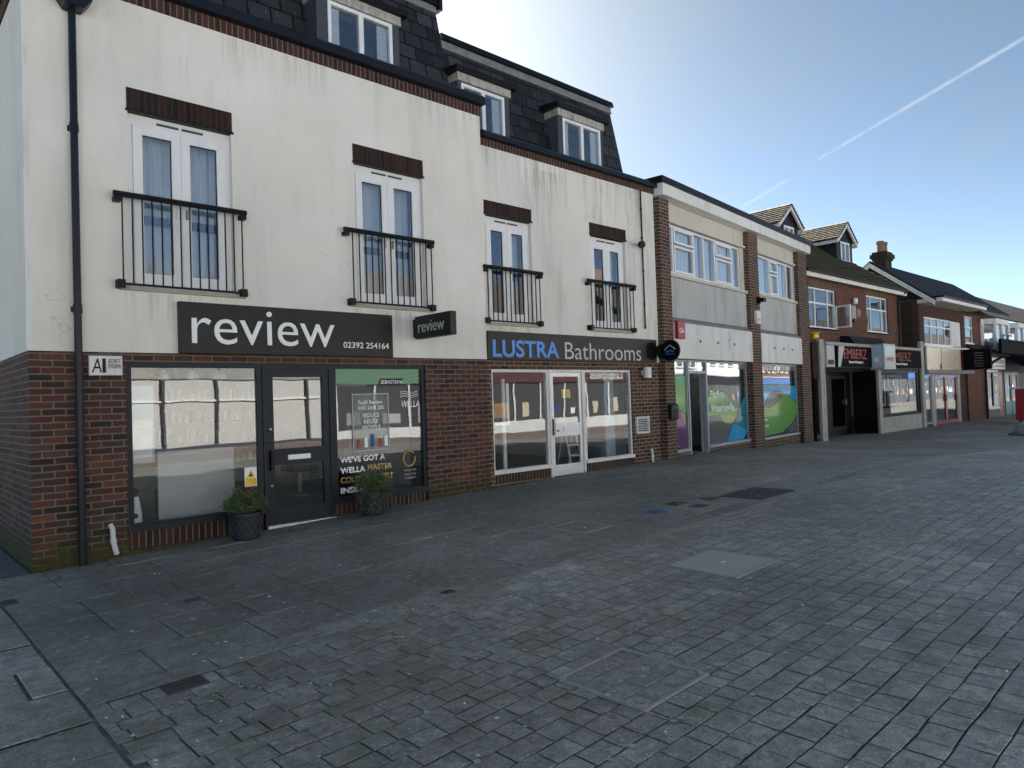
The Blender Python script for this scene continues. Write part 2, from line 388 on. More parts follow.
    def build(s, name, mats, parent=None, bevel=0.0, weld=False):
        if not isinstance(mats, (list, tuple)): mats = [mats]
        me = bpy.data.meshes.new(name); o = bpy.data.objects.new(name, me); COL.objects.link(o)
        off = Vector((0, 0, ZO))
        base = Vector((0, 0, 0))
        if parent is not None:
            q = parent
            while q.parent is not None: q = q.parent
            base = q.location.copy(); o.parent = parent
        vs = [((s.fr @ p) if s.fr is not None else p) + off for p in s.v]
        if parent is None and vs:      # origin at the foot of the thing
            lo = Vector((min(p.x for p in vs), min(p.y for p in vs), min(p.z for p in vs)))
            hi = Vector((max(p.x for p in vs), max(p.y for p in vs), max(p.z for p in vs)))
            base = Vector(((lo.x + hi.x) / 2, (lo.y + hi.y) / 2, lo.z)); o.location = base
        elif parent is not None and parent.type == 'MESH' and parent.parent is None: base = parent.location.copy()
        me.from_pydata([p - base for p in vs], [], s.f)
        uvl = me.uv_layers.new(name='UVMap')
        flat = [c for u in s.uv for c in u]
        uvl.data.foreach_set('uv', flat)
        me.polygons.foreach_set('material_index', s.mi); me.polygons.foreach_set('use_smooth', s.sm)
        for m in mats: me.materials.append(M[m] if isinstance(m, str) else m)
        me.update()
        if bevel or weld:
            w = o.modifiers.new('weld', 'WELD'); w.merge_threshold = .0004
        if bevel:
            b = o.modifiers.new('bevel', 'BEVEL'); b.width = bevel; b.segments = 1; b.limit_method = 'ANGLE'; b.angle_limit = R(40)
        return o

def tag(o, label=None, cat=None, group=None, kind=None):
    for k, v in (('label', label), ('category', cat), ('group', group), ('kind', kind)):
        if v: o[k] = v
    return o
def thing(name, loc, label, cat, group=None):
    o = bpy.data.objects.new(name, None); COL.objects.link(o)
    o.empty_display_size = .3; o.location = (loc[0], loc[1], loc[2] + ZO)
    return tag(o, label, cat, group)

def text(body, name, mat, parent, origin, ux, uz, width=None, height=None, depth=.006, bold=0.0, shear=0.0, spacing=1.0):
    """raised lettering: origin = lower-left corner (scene coords), ux = reading direction, uz = up"""
    cu = bpy.data.curves.new('t', 'FONT'); cu.body = body; cu.size = 1; cu.extrude = .5; cu.offset = bold; cu.shear = shear; cu.space_character = spacing
    cu.resolution_u = 4
    ob = bpy.data.objects.new('t', cu); COL.objects.link(ob)
    dg = bpy.context.evaluated_depsgraph_get(); dg.update()
    me = bpy.data.meshes.new_from_object(ob.evaluated_get(dg))
    bpy.data.objects.remove(ob); bpy.data.curves.remove(cu)
    xs = [v.co.x for v in me.vertices]; ys = [v.co.y for v in me.vertices]
    x0, x1, y0, y1 = min(xs), max(xs), min(ys), max(ys)
    sx = width / (x1 - x0) if width else None; sy = height / (y1 - y0) if height else None
    sx = sx or sy; sy = sy or sx
    ux = Vector(ux).normalized(); uz = Vector(uz).normalized(); n = ux.cross(uz)   # n points to the reader
    q = parent
    while q.parent is not None: q = q.parent
    base = q.location; off = Vector((0, 0, ZO)); o0 = Vector(origin)
    for v in me.vertices:
        p = o0 + ux * ((v.co.x - x0) * sx) + uz * ((v.co.y - y0) * sy) + n * ((v.co.z + .5) * depth) + off
        v.co = p - base
    me.name = name
    me.materials.clear(); me.materials.append(M[mat])
    o = bpy.data.objects.new(name, me); COL.objects.link(o); o.parent = parent
    return o
UX, UZ = (1, 0, 0), (0, 0, 1)

# ------------------------------------------------------------------ ground levels
GP = [(-60, -1.70), (-1.5, -1.67), (0, -1.655), (3.5, -1.545), (6.4, -1.475), (9, -1.415), (12, -1.385), (14, -1.42), (16, -1.49), (20, -1.64), (24, -1.69), (30, -1.71), (45, -1.74), (900, -1.9)]
def gz(x):
    for (a, za), (b, zb) in zip(GP, GP[1:]):
        if a <= x <= b:
            t = (x - a) / (b - a); return za + (zb - za) * t
    return GP[0][1] if x < GP[0][0] else GP[-1][1]
TH3 = R(6.6)
F3 = frame_of(11.36, .02, TH3)
def face_y(x):
    if x < -.05: return 9.0
    if x < 11.36: return -.005
    if x < 20.85: return .02 + (x - 11.36) * math.tan(TH3) - .05
    if x < 21.4: return 1.6
    if x < 26.1: return 1.7
    return .93

g = MB()
xs = [-600, -200, -60, -20, -5, -1.5, 0, 1, 2, 3.5, 5, 6.4, 7.7, 9, 10.5, 12, 13, 14, 15, 16, 18, 20, 22, 24, 27, 30, 45, 100, 300, 900]
ys = [-600, -100, -40, -17.5, -12, -4, 12, 60, 600]
for a, b in zip(xs, xs[1:]):
    for c, d in zip(ys, ys[1:]):
        z = lambda x: gz(x) - .03
        g.face([(a, c, z(a)), (b, c, z(b)), (b, d, z(b)), (a, d, z(a))])
tag(g.build('ground', 'ground'), kind='structure')

def wander(x, y):
    d = min([math.hypot(max(c[0] - x, 0, x - c[1]), max(c[2] - y, 0, y - c[3])) for c in COVERS] + [BORD - y + .02, x + .42])
    k = max(0, min(1, d / .9))
    return k * (.006 * math.sin(.7 * x + .5 * y) + .004 * math.sin(2.3 * x - 1.4 * y + 1) + .004 * math.sin(9.1 * x + 31 * y))
def stone_field(rows, name, mat, gap, bev, jitter, topoff, warp=0.0, wav=False):
    """each stone is a bevelled top with its own height, tilt and slightly crooked edges"""
    b = MB(); rnd = random.Random(len(rows))
    for (x0, x1, y0, y1) in rows:
        if True:
            j = lambda: rnd.uniform(-1, 1)
            h = topoff + j() * jitter; tx, ty = j() * jitter * .8, j() * jitter * .8
            a, c = x0 + gap / 2 + abs(j()) * warp, x1 - gap / 2 - abs(j()) * warp
            e, f = y0 + gap / 2 + abs(j()) * warp, y1 - gap / 2 - abs(j()) * warp
            def P(x, y, dz):
                return (x + j() * warp * .5, y + j() * warp * .5, gz(x) + h + dz + tx * ((x - x0) / (x1 - x0) - .5) + ty * ((y - y0) / (y1 - y0) - .5))
            if wav:
                P0 = P
                P = lambda x, y, dz: (lambda q: (q[0], q[1] + wander(x, y), q[2]))(P0(x, y, dz))
            T = [P(a + bev, e + bev, 0), P(c - bev, e + bev, 0), P(c - bev, f - bev, 0), P(a + bev, f - bev, 0)]
            O = [(a, e, gz(a) + h - bev * .9), (c, e, gz(c) + h - bev * .9), (c, f, gz(c) + h - bev * .9), (a, f, gz(a) + h - bev * .9)]
            if wav: O = [(p[0], p[1] + wander(p[0], p[1]), p[2]) for p in O]
            k = len(b.v)
            b.v += [Vector(p) for p in T + O]
            b.f.append([k, k + 1, k + 2, k + 3]); b.mi.append(0); b.sm.append(False); b.uv += [(p[0], p[1]) for p in T]
            for i in range(4):
                q = (i + 1) % 4
                b.f.append([k + 4 + i, k + 4 + q, k + q, k + i]); b.mi.append(0); b.sm.append(False); b.uv += [(0, 0)] * 4
    return tag(b.build(name, mat), kind='structure')

COVERS = [(1.56, 2.16, -6.72, -6.09), (3.95, 4.72, -5.88, -5.18), (4.6, 5.1, -3.66, -3.08), (7.5, 8.46, -4.24, -3.6), (6.02, 6.56, -6.6, -6.08)]
def hit(x0, x1, y0, y1):
    return any(x0 < c[1] - .02 and x1 > c[0] + .02 and y0 < c[3] - .02 and y1 > c[2] + .02 for c in COVERS)
rnd = random.Random(3)
BORD = -4.32
def subtract(cell):
    """cut a stone so that it does not run under a cover"""
    out = [cell]
    for c in COVERS:
        nw = []
        for (x0, x1, y0, y1) in out:
            if x1 <= c[0] or x0 >= c[1] or y1 <= c[2] or y0 >= c[3]: nw.append((x0, x1, y0, y1)); continue
            if x0 < c[0]: nw.append((x0, c[0], y0, y1))
            if x1 > c[1]: nw.append((c[1], x1, y0, y1))
            m0, m1 = max(x0, c[0]), min(x1, c[1])
            if y0 < c[2]: nw.append((m0, m1, y0, c[2]))
            if y1 > c[3]: nw.append((m0, m1, c[3], y1))
        out = [q for q in nw if q[1] - q[0] > .015 and q[3] - q[2] > .015]
    return out
cells = []
y = BORD + .22
while y < 1.9:
    d = rnd.choice([.6, .6, .45]); x = -.42
    while x < 46:
        w = rnd.choice([.9, .9, .75, .6]) if x > -.4 else rnd.choice([.5, .8])
        m = x + w / 2
        for (q0, q1) in (((y, min(y + d, 0.0)), (max(y, 0.0), y + d)) if y < 0 < y + d else ((y, y + d),)):
            if q1 <= .001 or (x > 11.0 and q1 <= face_y(m) + .3): cells += subtract((x, x + w, q0, q1))
        x += w
    y += d
stone_field(cells, 'pavement', 'slab', .009, .005, .003, 0.0, .002)
cells = []
for k in range(60): cells += subtract((-.42 + k * .75, -.42 + (k + 1) * .75, BORD, BORD + .22))
stone_field(cells, 'edging_strip', 'slab', .009, .005, .003, .001, .002)
cells = []
y = 8.5
while y > -14:
    d = rnd.choice([.6, .45, .6]); x = -9.0 - rnd.uniform(0, .5)
    while x < -.44:
        w = rnd.choice([.9, .75, .9]); x1 = min(x + w, -.43)
        if -.43 - x1 < .15: x1 = -.43
        cells.append((x, min(x1, -.06) if y - d > -.6 else x1, y - d, y)); x = x1
    y -= d
stone_field(cells, 'paving_slabs', 'slab', .012, .006, .005, .004, .003)
b = MB()
for (a, c, e, f) in ((-.43, -.02, .0, 8.0),):      # concrete strip along the side wall
    b.face([(a, e, gz(a) + .006), (c, e, gz(c) + .006), (c, f, gz(c) + .006), (a, f, gz(a) + .006)])
tag(b.build('alley_strip', 'concrete'), kind='structure')
cells = []
y = BORD
while y > -12.2:
    d = rnd.uniform(.128, .165); x = -.42 - rnd.uniform(0, .2)
    while x < 46:
        w = rnd.choice([.14, .16, .18, .2, .22, .25]) * rnd.uniform(.93, 1.07); x0 = max(x, -.42)
        if x + w - x0 > .06: cells += subtract((x0, x + w, y - d, y))
        x += w
    y -= d
YEND = y
stone_field(cells, 'block_paving', 'sett', .0025, .0028, .0011, -.001, .006, True)
b = MB()
for a, c in zip(xs, xs[1:]):
    if c <= -60 or a >= 100: continue
    b.face([(a, YEND, gz(a) - .009), (c, YEND, gz(c) - .009), (c, 2.2 if a >= 10.5 else 0, gz(c) - .009), (a, 2.2 if a >= 10.5 else 0, gz(a) - .009)])
tag(b.build('paving_bed', 'joint'), kind='structure')
b = MB()
for a, c in zip(xs, xs[1:]):
    if c <= -60 or a >= 100: continue
    b.face([(a, -17.6, gz(a) + .002), (c, -17.6, gz(c) + .002), (c, YEND - .15, gz(c) + .002), (a, YEND - .15, gz(a) + .002)])
tag(b.build('far_paving', 'paver brick'), kind='structure')
b = MB()
for a, c in zip(xs, xs[1:]):
    if c <= -60 or a >= 100: continue
    b.face([(a, YEND - .15, gz(a) + .006), (c, YEND - .15, gz(c) + .006), (c, YEND, gz(c) + .006), (a, YEND, gz(a) + .006)])
tag(b.build('kerb_line', 'stone'), kind='structure')

# covers let into the paving
def cover(c, name, label, cat, tray, inner=None, grid=0):
    x0, x1, y0, y1 = c; z = gz((x0 + x1) / 2)
    slope = (gz(x1) - gz(x0))
    t = thing(name, ((x0 + x1) / 2, (y0 + y1) / 2, z), label, cat)
    f = MB(); w = .02
    Z = lambda x: gz(x)
    def bar(a, b_, e, f_, dz0, dz1):
        f.face([(a, e, Z(a) + dz1), (b_, e, Z(b_) + dz1), (b_, f_, Z(b_) + dz1), (a, f_, Z(a) + dz1)])
        f.face([(a, e, Z(a) + dz0), (b_, e, Z(b_) + dz0), (b_, e, Z(b_) + dz1), (a, e, Z(a) + dz1)])
        f.face([(b_, f_, Z(b_) + dz0), (a, f_, Z(a) + dz0), (a, f_, Z(a) + dz1), (b_, f_, Z(b_) + dz1)])
        f.face([(a, f_, Z(a) + dz0), (a, e, Z(a) + dz0), (a, e, Z(a) + dz1), (a, f_, Z(a) + dz1)])
        f.face([(b_, e, Z(b_) + dz0), (b_, f_, Z(b_) + dz0), (b_, f_, Z(b_) + dz1), (b_, e, Z(b_) + dz1)])
    bar(x0, x1, y0, y0 + w, -.03, .008); bar(x0, x1, y1 - w, y1, -.03, .006)
    bar(x0, x0 + w, y0 + w, y1 - w, -.03, .008); bar(x1 - w, x1, y0 + w, y1 - w, -.03, .008)
    f.build('frame', tray, t)
    if inner == 'blocks':
        k = MB(); ny = 4; rr = random.Random(5)
        for j in range(ny):
            ya, yb = y0 + w + (y1 - y0 - 2 * w) * j / ny, y0 + w + (y1 - y0 - 2 * w) * (j + 1) / ny
            xx = x0 + w
            cuts = [x0 + w] + [x0 + w + (x1 - x0 - 2 * w) * q for q in ((.36, .7) if j % 2 else (.2, .55, .82))] + [x1 - w]
            for a, b_ in zip(cuts, cuts[1:]):
                h = .001 + rr.uniform(-.002, .002)
                f.__init__(); 
                k.face([(a + .008, ya + .008, Z(a) + h), (b_ - .008, ya + .008, Z(b_) + h), (b_ - .008, yb - .008, Z(b_) + h), (a + .008, yb - .008, Z(a) + h)])
                for (p, q) in (((a, ya), (b_, ya)), ((b_, ya), (b_, yb)), ((b_, yb), (a, yb)), ((a, yb), (a, ya))):
                    mx, my = (a + b_) / 2, (ya + yb) / 2
                    ins = lambda pt: (pt[0] + (.008 if pt[0] < mx else -.008), pt[1] + (.008 if pt[1] < my else -.008), Z(pt[0]) + h)
                    k.face([(*p, Z(p[0]) - .012), (*q, Z(q[0]) - .012), ins(q), ins(p)])
        k.build('inset_blocks', 'sett', t, weld=True)
        for (cx, cy, sx, sy) in ((x0, y0, 1, 1), (x1, y0, -1, 1), (x1, y1, -1, -1), (x0, y1, 1, -1)):
            q = MB(); e = .075
            pts = [(cx + sx * .012, cy + sy * .012), (cx + sx * e, cy + sy * .012), (cx + sx * .012, cy + sy * e)]
            if sx * sy < 0: pts = pts[::-1]
            q.face([(p[0], p[1], Z(p[0]) + .0095) for p in pts]); q.build('corner_plate', 'pale concrete', t)
    elif grid:
        k = MB(); n = grid
        for i in range(n):
            for j in range(n):
                a = x0 + w + (x1 - x0 - 2 * w) * (i + .15) / n; b_ = x0 + w + (x1 - x0 - 2 * w) * (i + .85) / n
                e = y0 + w + (y1 - y0 - 2 * w) * (j + .15) / n; f2 = y0 + w + (y1 - y0 - 2 * w) * (j + .85) / n
                k.face([(a, e, Z(a) + .009), (b_, e, Z(b_) + .009), (b_, f2, Z(b_) + .009), (a, f2, Z(a) + .009)])
        k.face([(x0 + w, y0 + w, Z(x0) + .001), (x1 - w, y0 + w, Z(x1) + .001), (x1 - w, y1 - w, Z(x1) + .001), (x0 + w, y1 - w, Z(x0) + .001)])
        k.build('plate', 'cast iron', t)
    else:
        k = MB(); k.face([(x0 + w, y0 + w, Z(x0) + .003), (x1 - w, y0 + w, Z(x1) + .003), (x1 - w, y1 - w, Z(x1) + .003), (x0 + w, y1 - w, Z(x0) + .003)])
        k.build('plate', inner, t)
        h = MB(); cx, cy = (x0 + x1) / 2, (y0 + y1) / 2
        h.face([(cx - .03, cy - .018, Z(cx) + .0075), (cx + .03, cy - .018, Z(cx) + .0075), (cx + .03, cy + .018, Z(cx) + .0075), (cx - .03, cy + .018, Z(cx) + .0075)])
        h.build('lifting_tag', 'letter white' if inner == 'pale concrete' else 'steel', t)
    return t
cover(COVERS[0], 'manhole_cover', 'block-filled manhole cover with steel edge and triangular corner plates, nearest in the foreground', 'manhole cover', 'steel rim', 'blocks')
cover(COVERS[1], 'manhole_cover', 'plain pale concrete manhole cover with a small white tag', 'manhole cover', 'steel rim', 'pale concrete')
cover(COVERS[2], 'manhole_cover', 'slab-filled manhole cover outlined in pale metal, on the pavement before the bathroom shop', 'manhole cover', 'steel rim', 'slab')
cover(COVERS[3], 'manhole_cover', 'large dark iron manhole cover with a raised stud pattern', 'manhole cover', 'cast iron', None, 22)
cover(COVERS[4], 'manhole_cover', 'block-filled manhole cover at the right of the pale concrete one', 'manhole cover', 'steel rim', 'blocks')
def small_plate(x, y, w, d, m, label):
    b = MB(); z = gz(x) + .006
    b.box(x - w / 2, x + w / 2, y - d / 2, y + d / 2, z - .03, z)
    for i in range(5): b.box(x - w / 2 + .02, x + w / 2 - .02, y - d / 2 + d * (i + .3) / 5, y - d / 2 + d * (i + .7) / 5, z, z + .003)
    tag(b.build('stopcock_cover', m), label, 'utility cover', 'small utility covers in the paving')
small_plate(6.1, -3.55, .26, .2, 'blue paint', 'small blue utility cover beside the kerb of slabs')
small_plate(6.75, -3.42, .28, .2, 'cast iron', 'small dark utility cover just right of the blue one')
small_plate(6.72, -3.78, .26, .18, 'cast iron', 'small dark utility cover nearer the viewer than its twin beside it')
small_plate(7.3, -3.6, .26, .18, 'cast iron', 'small dark utility cover nearest the big studded cover')
small_plate(.08, -4.42, .24, .17, 'cast iron', 'ribbed utility cover at the edge of the block paving, lower left')
small_plate(-.42, -1.2, .24, .2, 'cast iron', 'small dark drain cover by the corner of the building, at the left edge')
small_plate(.75, -2.55, .12, .08, 'cast iron', 'tiny dark cover in the slabs before the salon window')
small_plate(2.25, -4.2, .12, .08, 'cast iron', 'tiny dark cover at the slab border in front of the salon')
lt = MB(); rr = random.Random(11)
for i in range(900):
    x = rr.uniform(-1.5, 13); yv = rr.uniform(-8.3, -.2)
    s_ = rr.uniform(.006, .02) * (1.4 if i % 9 == 0 else 1); a = rr.uniform(0, 6.3); z = gz(x) + .010
    pts = [(x + math.cos(a + k * 1.57) * s_ * (1, .5, 1, .6)[k], yv + math.sin(a + k * 1.57) * s_ * (1, .5, 1, .6)[k], z + rr.uniform(-.003, .006)) for k in range(4)]
    lt.face(pts)
tag(lt.build('litter', 'litter'), kind='stuff')
gm = MB()
for i in range(700):
    x = rr.uniform(-1.5, 16); yv = rr.uniform(-8.4, -.3); r_ = rr.uniform(.008, .022); z = gz(x) + .0062
    gm.face([(x + r_ * math.cos(k * .785) * rr.uniform(.75, 1.1), yv + r_ * math.sin(k * .785) * rr.uniform(.75, 1.1), z) for k in range(8)])
tag(gm.build('gum_spots', 'gum'), kind='stuff')
lf = MB()
for i in range(160):
    x = rr.uniform(-.2, 12); yv = -abs(rr.gauss(0, .35)) - .03 if i % 3 else rr.uniform(-4.6, -4.0); z = gz(x) + .008; a = rr.uniform(0, 6.3); q_ = rr.uniform(.012, .03)
    lf.face([(x + math.cos(a + k * 1.57) * q_ * (1, .45, 1, .45)[k], yv + math.sin(a + k * 1.57) * q_ * (1, .45, 1, .45)[k], z + rr.uniform(0, .012)) for k in range(4)])
tag(lf.build('fallen_leaves', 'dead leaf'), kind='stuff')

# ------------------------------------------------------------------ windows
def pane(b_parent, x0, x1, y, z0, z1, mat='home glass', fr=None):
    b = MB(fr); b.box(x0, x1, y, y + .008, z0, z1); return b.build('pane', mat, b_parent)
def bars(b, x0, x1, z0, z1, y0, y1, w, wb=None):
    wb = wb or w
    b.box(x0, x0 + w, y0, y1, z0, z1); b.box(x1 - w, x1, y0, y1, z0, z1)
    b.box(x0 + w, x1 - w, y0, y1, z0, z0 + wb); b.box(x0 + w, x1 - w, y0, y1, z1 - w, z1)
def curtain(parent, x0, x1, y, z0, z1, mat='net curtain', amp=.02, wl=.11, fr=None):
    b = MB(fr); n = max(4, int((x1 - x0) / .018)); ph = rnd.uniform(0, 6)
    P = lambda i, z: (x0 + (x1 - x0) * i / n, y + amp * math.sin((x0 + (x1 - x0) * i / n) * 6.28 / wl + ph) + amp * .4 * math.sin(i * .9), z)
    for i in range(n):
        b.face([P(i, z0), P(i + 1, z0), P(i + 1, z1), P(i, z1)], 0, True)
        b.face([tuple(Vector(P(i + 1, z0)) + Vector((0, .003, 0))), tuple(Vector(P(i, z0)) + Vector((0, .003, 0))), tuple(Vector(P(i, z1)) + Vector((0, .003, 0))), tuple(Vector(P(i + 1, z1)) + Vector((0, .003, 0)))], 0, True)
    return b.build('curtain', mat, parent)

def french_window(bld, x0, x1, z0, z1, y, curt='full'):
    """pair of glazed white doors in an opening whose wall face is at y"""
    yo = y + .07
    f = MB(); head = .12
    f.box(x0, x0 + .06, yo, yo + .07, z0, z1); f.box(x1 - .06, x1, yo, yo + .07, z0, z1)
    f.box(x0 + .06, x1 - .06, yo, yo + .07, z1 - head, z1); f.box(x0 + .06, x1 - .06, yo, yo + .07, z0, z0 + .05)
    w = f.build('window', 'upvc', bld, bevel=.004)
    xm = (x0 + x1) / 2
    for (a, b_) in ((x0 + .063, xm - .002), (xm + .002, x1 - .063)):
        s_ = MB(); bars(s_, a, b_, z0 + .053, z1 - head - .003, yo - .015, yo + .05, .105, .13)
        s_.build('sash', 'upvc', w, bevel=.006)
        g_ = MB(); bars(g_, a + .105, b_ - .105, z0 + .183, z1 - head - .108, yo + .005, yo + .02, .008); g_.build('gasket', 'black metal', w)
        pane(w, a + .105, b_ - .105, yo + .012, z0 + .183, z1 - head - .108)
    v = MB()
    v.box(xm - .27, xm - .02, yo - .012, yo, z1 - .075, z1 - .05); v.box(xm + .02, xm + .27, yo - .012, yo, z1 - .075, z1 - .05)
    v.build('trickle_vent', 'dormer grey', w)
    for sx in (-1, 1):
        h = MB(); h.box(xm + sx * .055 - .012, xm + sx * .055 + .012, yo - .045, yo - .016, z0 + .88, z0 + 1.0); h.build('handle', 'upvc' if sx < 0 else 'steel', w)
    c = MB(); c.box(x0 - .12, x1 + .12, y - .05, yo + .02, z0 - .045, z0 - .003); c.build('sill', 'stone', w)
    if curt:
        wd = (x1 - x0)
        curtain(w, x0 + .1, x0 + wd * (.50 if curt == 'full' else .30), yo + .22, z0 + .1, z1 - .1)
        curtain(w, x0 + wd * (.52 if curt == 'full' else .70), x1 - .1, yo + .22, z0 + .1, z1 - .1)
    tb = MB(); tb.box(x0 + .1, x1 - .1, yo + .13, yo + .16, z0 + .80, z0 + .90); tb.build('safety_rail', 'interior dark', w)
    return w
def juliet(bld, x0, x1, z0, z1, y, bx0, bx1, n):
    """black balustrade in front of french doors"""
    b = MB(); r = .012; yb = y - .085
    b.box(bx0 - .01, bx1 + .01, yb - .012, yb + .012, z0 + .015, z0 + .04)
    o = b.build('balustrade', 'black metal', bld)
    t = MB(); t.tube([(x0, yb, z1), (x1, yb, z1)], .034, 10); t.build('handrail', 'black metal', o)
    for i in range(n):
        x = bx0 + (bx1 - bx0) * i / (n - 1)
        p = MB(); p.box(x - .007, x + .007, yb - .007, yb + .007, z0 + .04, z1 - .02); p.build('baluster', 'black metal', o)
    for x in (bx0 - .03, bx1 + .0):
        k = MB(); k.box(x - .035, x + .045, yb - .03, y + .01, z0 - .02, z0 + .075); k.build('bracket', 'black metal', o)
    for x in (x0 + .04, x1 - .04):
        k = MB(); k.box(x - .035, x + .035, yb - .02, y + .01, z1 - .085, z1 - .03); k.build('bracket', 'black metal', o)
def lintel(bld, x0, x1, z0, z1, y):
    b = MB(); b.box(x0, x1, y - .012, y + .09, z0 + .025, z1)
    o = b.build('lintel', 'dark soldier brick', bld)
    c = MB(); c.box(x0 - .015, x1 + .015, y - .03, y + .09, z0, z0 + .022); c.build('lead_drip', 'black metal', o)
def dormer(bld, x0, x1, z0, z1, yf, yb, wx0, wx1, wz0, wz1):
    b = MB()
    b.wall(x0, x1, z0, z1, yf, yf + .06, [(wx0, wx1, wz0, wz1)])
    b.box(x0, x0 + .04, yf + .06, yb, z0, z1); b.box(x1 - .04, x1, yf + .06, yb, z0, z1)
    d = b.build('dormer', 'dormer grey', bld)
    t = MB(); t.box(x0 - .02, x1 + .02, yf - .035, yb, z1, z1 + .14); t.build('fascia_board', 'weathered white', d)
    r = MB(); r.prism([(yf - .12, z1 + .142), (yb + .2, z1 + .142), (yb + .2, z1 + .30), (yf - .12, z1 + .22)], 'x', x0 - .1, x1 + .1); r.build('dormer_roof', 'black metal', d)
    f = MB(); xm = (wx0 + wx1) / 2; y = yf + .005
    bars(f, wx0, wx1, wz0, wz1, y - .012, y + .05, .055); f.box(xm - .04, xm + .04, y - .012, y + .05, wz0 + .055, wz1 - .055)
    w = f.build('window_frame', 'upvc', d, bevel=.004)
    p = MB(); p.box(wx0 + .055, xm - .04, y + .02, y + .028, wz0 + .055, wz1 - .055); p.build('window_pane', 'home glass', d)
    p = MB(); p.box(xm + .04, wx1 - .055, y + .02, y + .028, wz0 + .055, wz1 - .055); p.build('window_pane', 'home glass', d)
    for a, c in ((wx0 + .06, wx0 + .22), (wx1 - .24, wx1 - .06)):
        q = MB(); n = 14
        for i in range(n):
            z = wz0 + .06 + (wz1 - wz0 - .12) * i / n; q.box(a, c, y + .06, y + .075, z, z + (wz1 - wz0 - .12) / n * .86)
        q.build('blind', 'net curtain', d)
    k = MB(); k.room(wx0 - .02, wx1 + .02, yf + .065, yb + .6, wz0 - .02, wz1 + .02, 0, 0); k.build('room_lining', 'interior wall', d)

# ------------------------------------------------------------------ corner building with the salon
A = thing('rendered_building', (3.2, 4, -1.66), 'cream rendered corner building with brick ground floor, slate mansard and hair salon below', 'building')
BX1 = 6.40
b = MB()
b.wall(0.0, BX1, -1.95, .69, 0.0, .22, [(.93, 2.54, -1.58, .585), (2.54, 3.55, -2.0, .585), (3.55, 5.15, -1.58, .585)])
b.box(0.0, .22, .22, 9.5, -1.95, .69)
b.box(BX1 - .2, BX1, .22, 2.0, -1.95, .69)
b.build('brick_wall', 'red brick', A)
b = MB()
b.wall(-.012, BX1 + .005, .69, 4.78, -.025, .2, [(1.0, 2.2, 1.45, 3.52), (3.96, 5.18, 1.45, 3.52)])
b.box(-.012, .2, .2, 9.5, .69, 4.73)
b.box(BX1 - .2, BX1 + .005, .2, 2.0, .69, 4.78)
b.build('rendered_wall', 'cream render', A)
c = MB(); c.box(-.018, .035, -.031, .03, .70, 4.70); c.build('corner_bead', 'white paint', A)
b = MB(); b.box(-.03, BX1 + .01, -.045, .2, 4.782, 4.94); b.build('eaves_brick_band', 'soldier brick', A)
b = MB(); b.box(-.03, .1, .2, 9.5, 4.732, 4.90); b.build('verge_brick_band', 'soldier brick', A)
b = MB(); b.prism([(-.16, 4.942), (-.16, 5.06), (-.10, 5.11), (.5, 5.13), (.5, 4.942)], 'x', -.08, BX1 + .04); b.build('gutter', 'gutter black', A, bevel=.008)
b = MB(); b.box(-.12, .1, .55, 9.5, 4.902, 5.08); b.build('verge_board', 'gutter black', A)
def slope_prism(x0, x1, pts): 
    m = MB(); m.prism(pts, 'x', x0, x1); return m
m = slope_prism(.3, 6.24, [(.45, 5.0), (.90, 7.0), (8.5, 7.0), (9.0, 5.0)]); m.build('mansard_roof', 'dark slate', A)
m = MB(); m.prism([(.80, 6.98), (.84, 7.12), (8.6, 7.12), (8.6, 6.98)], 'x', .25, 6.30); m.box(6.26, 6.33, .78, .95, 6.9, 7.2); m.build('roof_coping', 'black metal', A)
m = MB(); m.prism([(.832, 6.84), (.865, 6.975), (.92, 6.975), (.89, 6.84)], 'x', .3, 6.25); m.build('lead_flashing', 'lead', A)
lintel(A, .99, 2.21, 3.50, 3.775, -.025); lintel(A, 3.955, 5.19, 3.50, 3.775, -.025)
french_window(A, 1.0, 2.2, 1.45, 3.50, -.025); french_window(A, 3.96, 5.18, 1.45, 3.50, -.025)
juliet(A, .813, 2.334, 1.437, 2.489, -.025, .90, 2.275, 14); juliet(A, 3.736, 5.297, 1.437, 2.489, -.025, 3.865, 5.247, 14)
dormer(A, 3.62, 5.05, 5.08, 5.98, .30, .75, 3.80, 4.92, 5.14, 5.97)
dormer(A, .66, 2.10, 5.08, 5.98, .30, .75, .84, 1.96, 5.14, 5.97)
k = MB(); k.room(.22, 6.2, .25, 5.5, .8, 4.7, 0, 1); k.build('upper_room', ['interior wall', 'interior floor'], A)
k = MB(); k.room(.22, 6.2, .22, 6.0, -1.52, .66, 0, 1); k.build('shop_room', ['interior wall', 'interior floor'], A)
MB().box(.935, 2.535, .045, .2, -1.58, -1.372).build('stall_riser', 'soldier brick', A); MB().box(3.555, 5.145, .045, .2, -1.54, -1.372).build('stall_riser', 'soldier brick', A)
MB().box(.93, 2.54, -.004, .2, -1.9, -1.575).build('plinth_course', 'red brick', A); MB().box(3.55, 5.15, -.004, .2, -1.9, -1.535).build('plinth_course', 'red brick', A)
def shop_window(bld, x0, x1, z0, z1, y, mat, w=.06, glassmat='shop glass', sill=True, fr=None, name='shop_window'):
    f = MB(fr); bars(f, x0, x1, z0, z1, y, y + .07, w)
    if sill: f.box(x0 - .01, x1 + .01, y - .05, y + .02, z0 - .02, z0 + .045)
    o = f.build(name, mat, bld, bevel=.004)
    pane(o, x0 + w, x1 - w, y + .03, z0 + w, z1 - w, glassmat, fr); return o
W1 = shop_window(A, .93, 2.54, -1.35, .585, .03, 'anthracite', .065)
W2 = shop_window(A, 3.55, 5.15, -1.35, .585, .03, 'anthracite', .065)
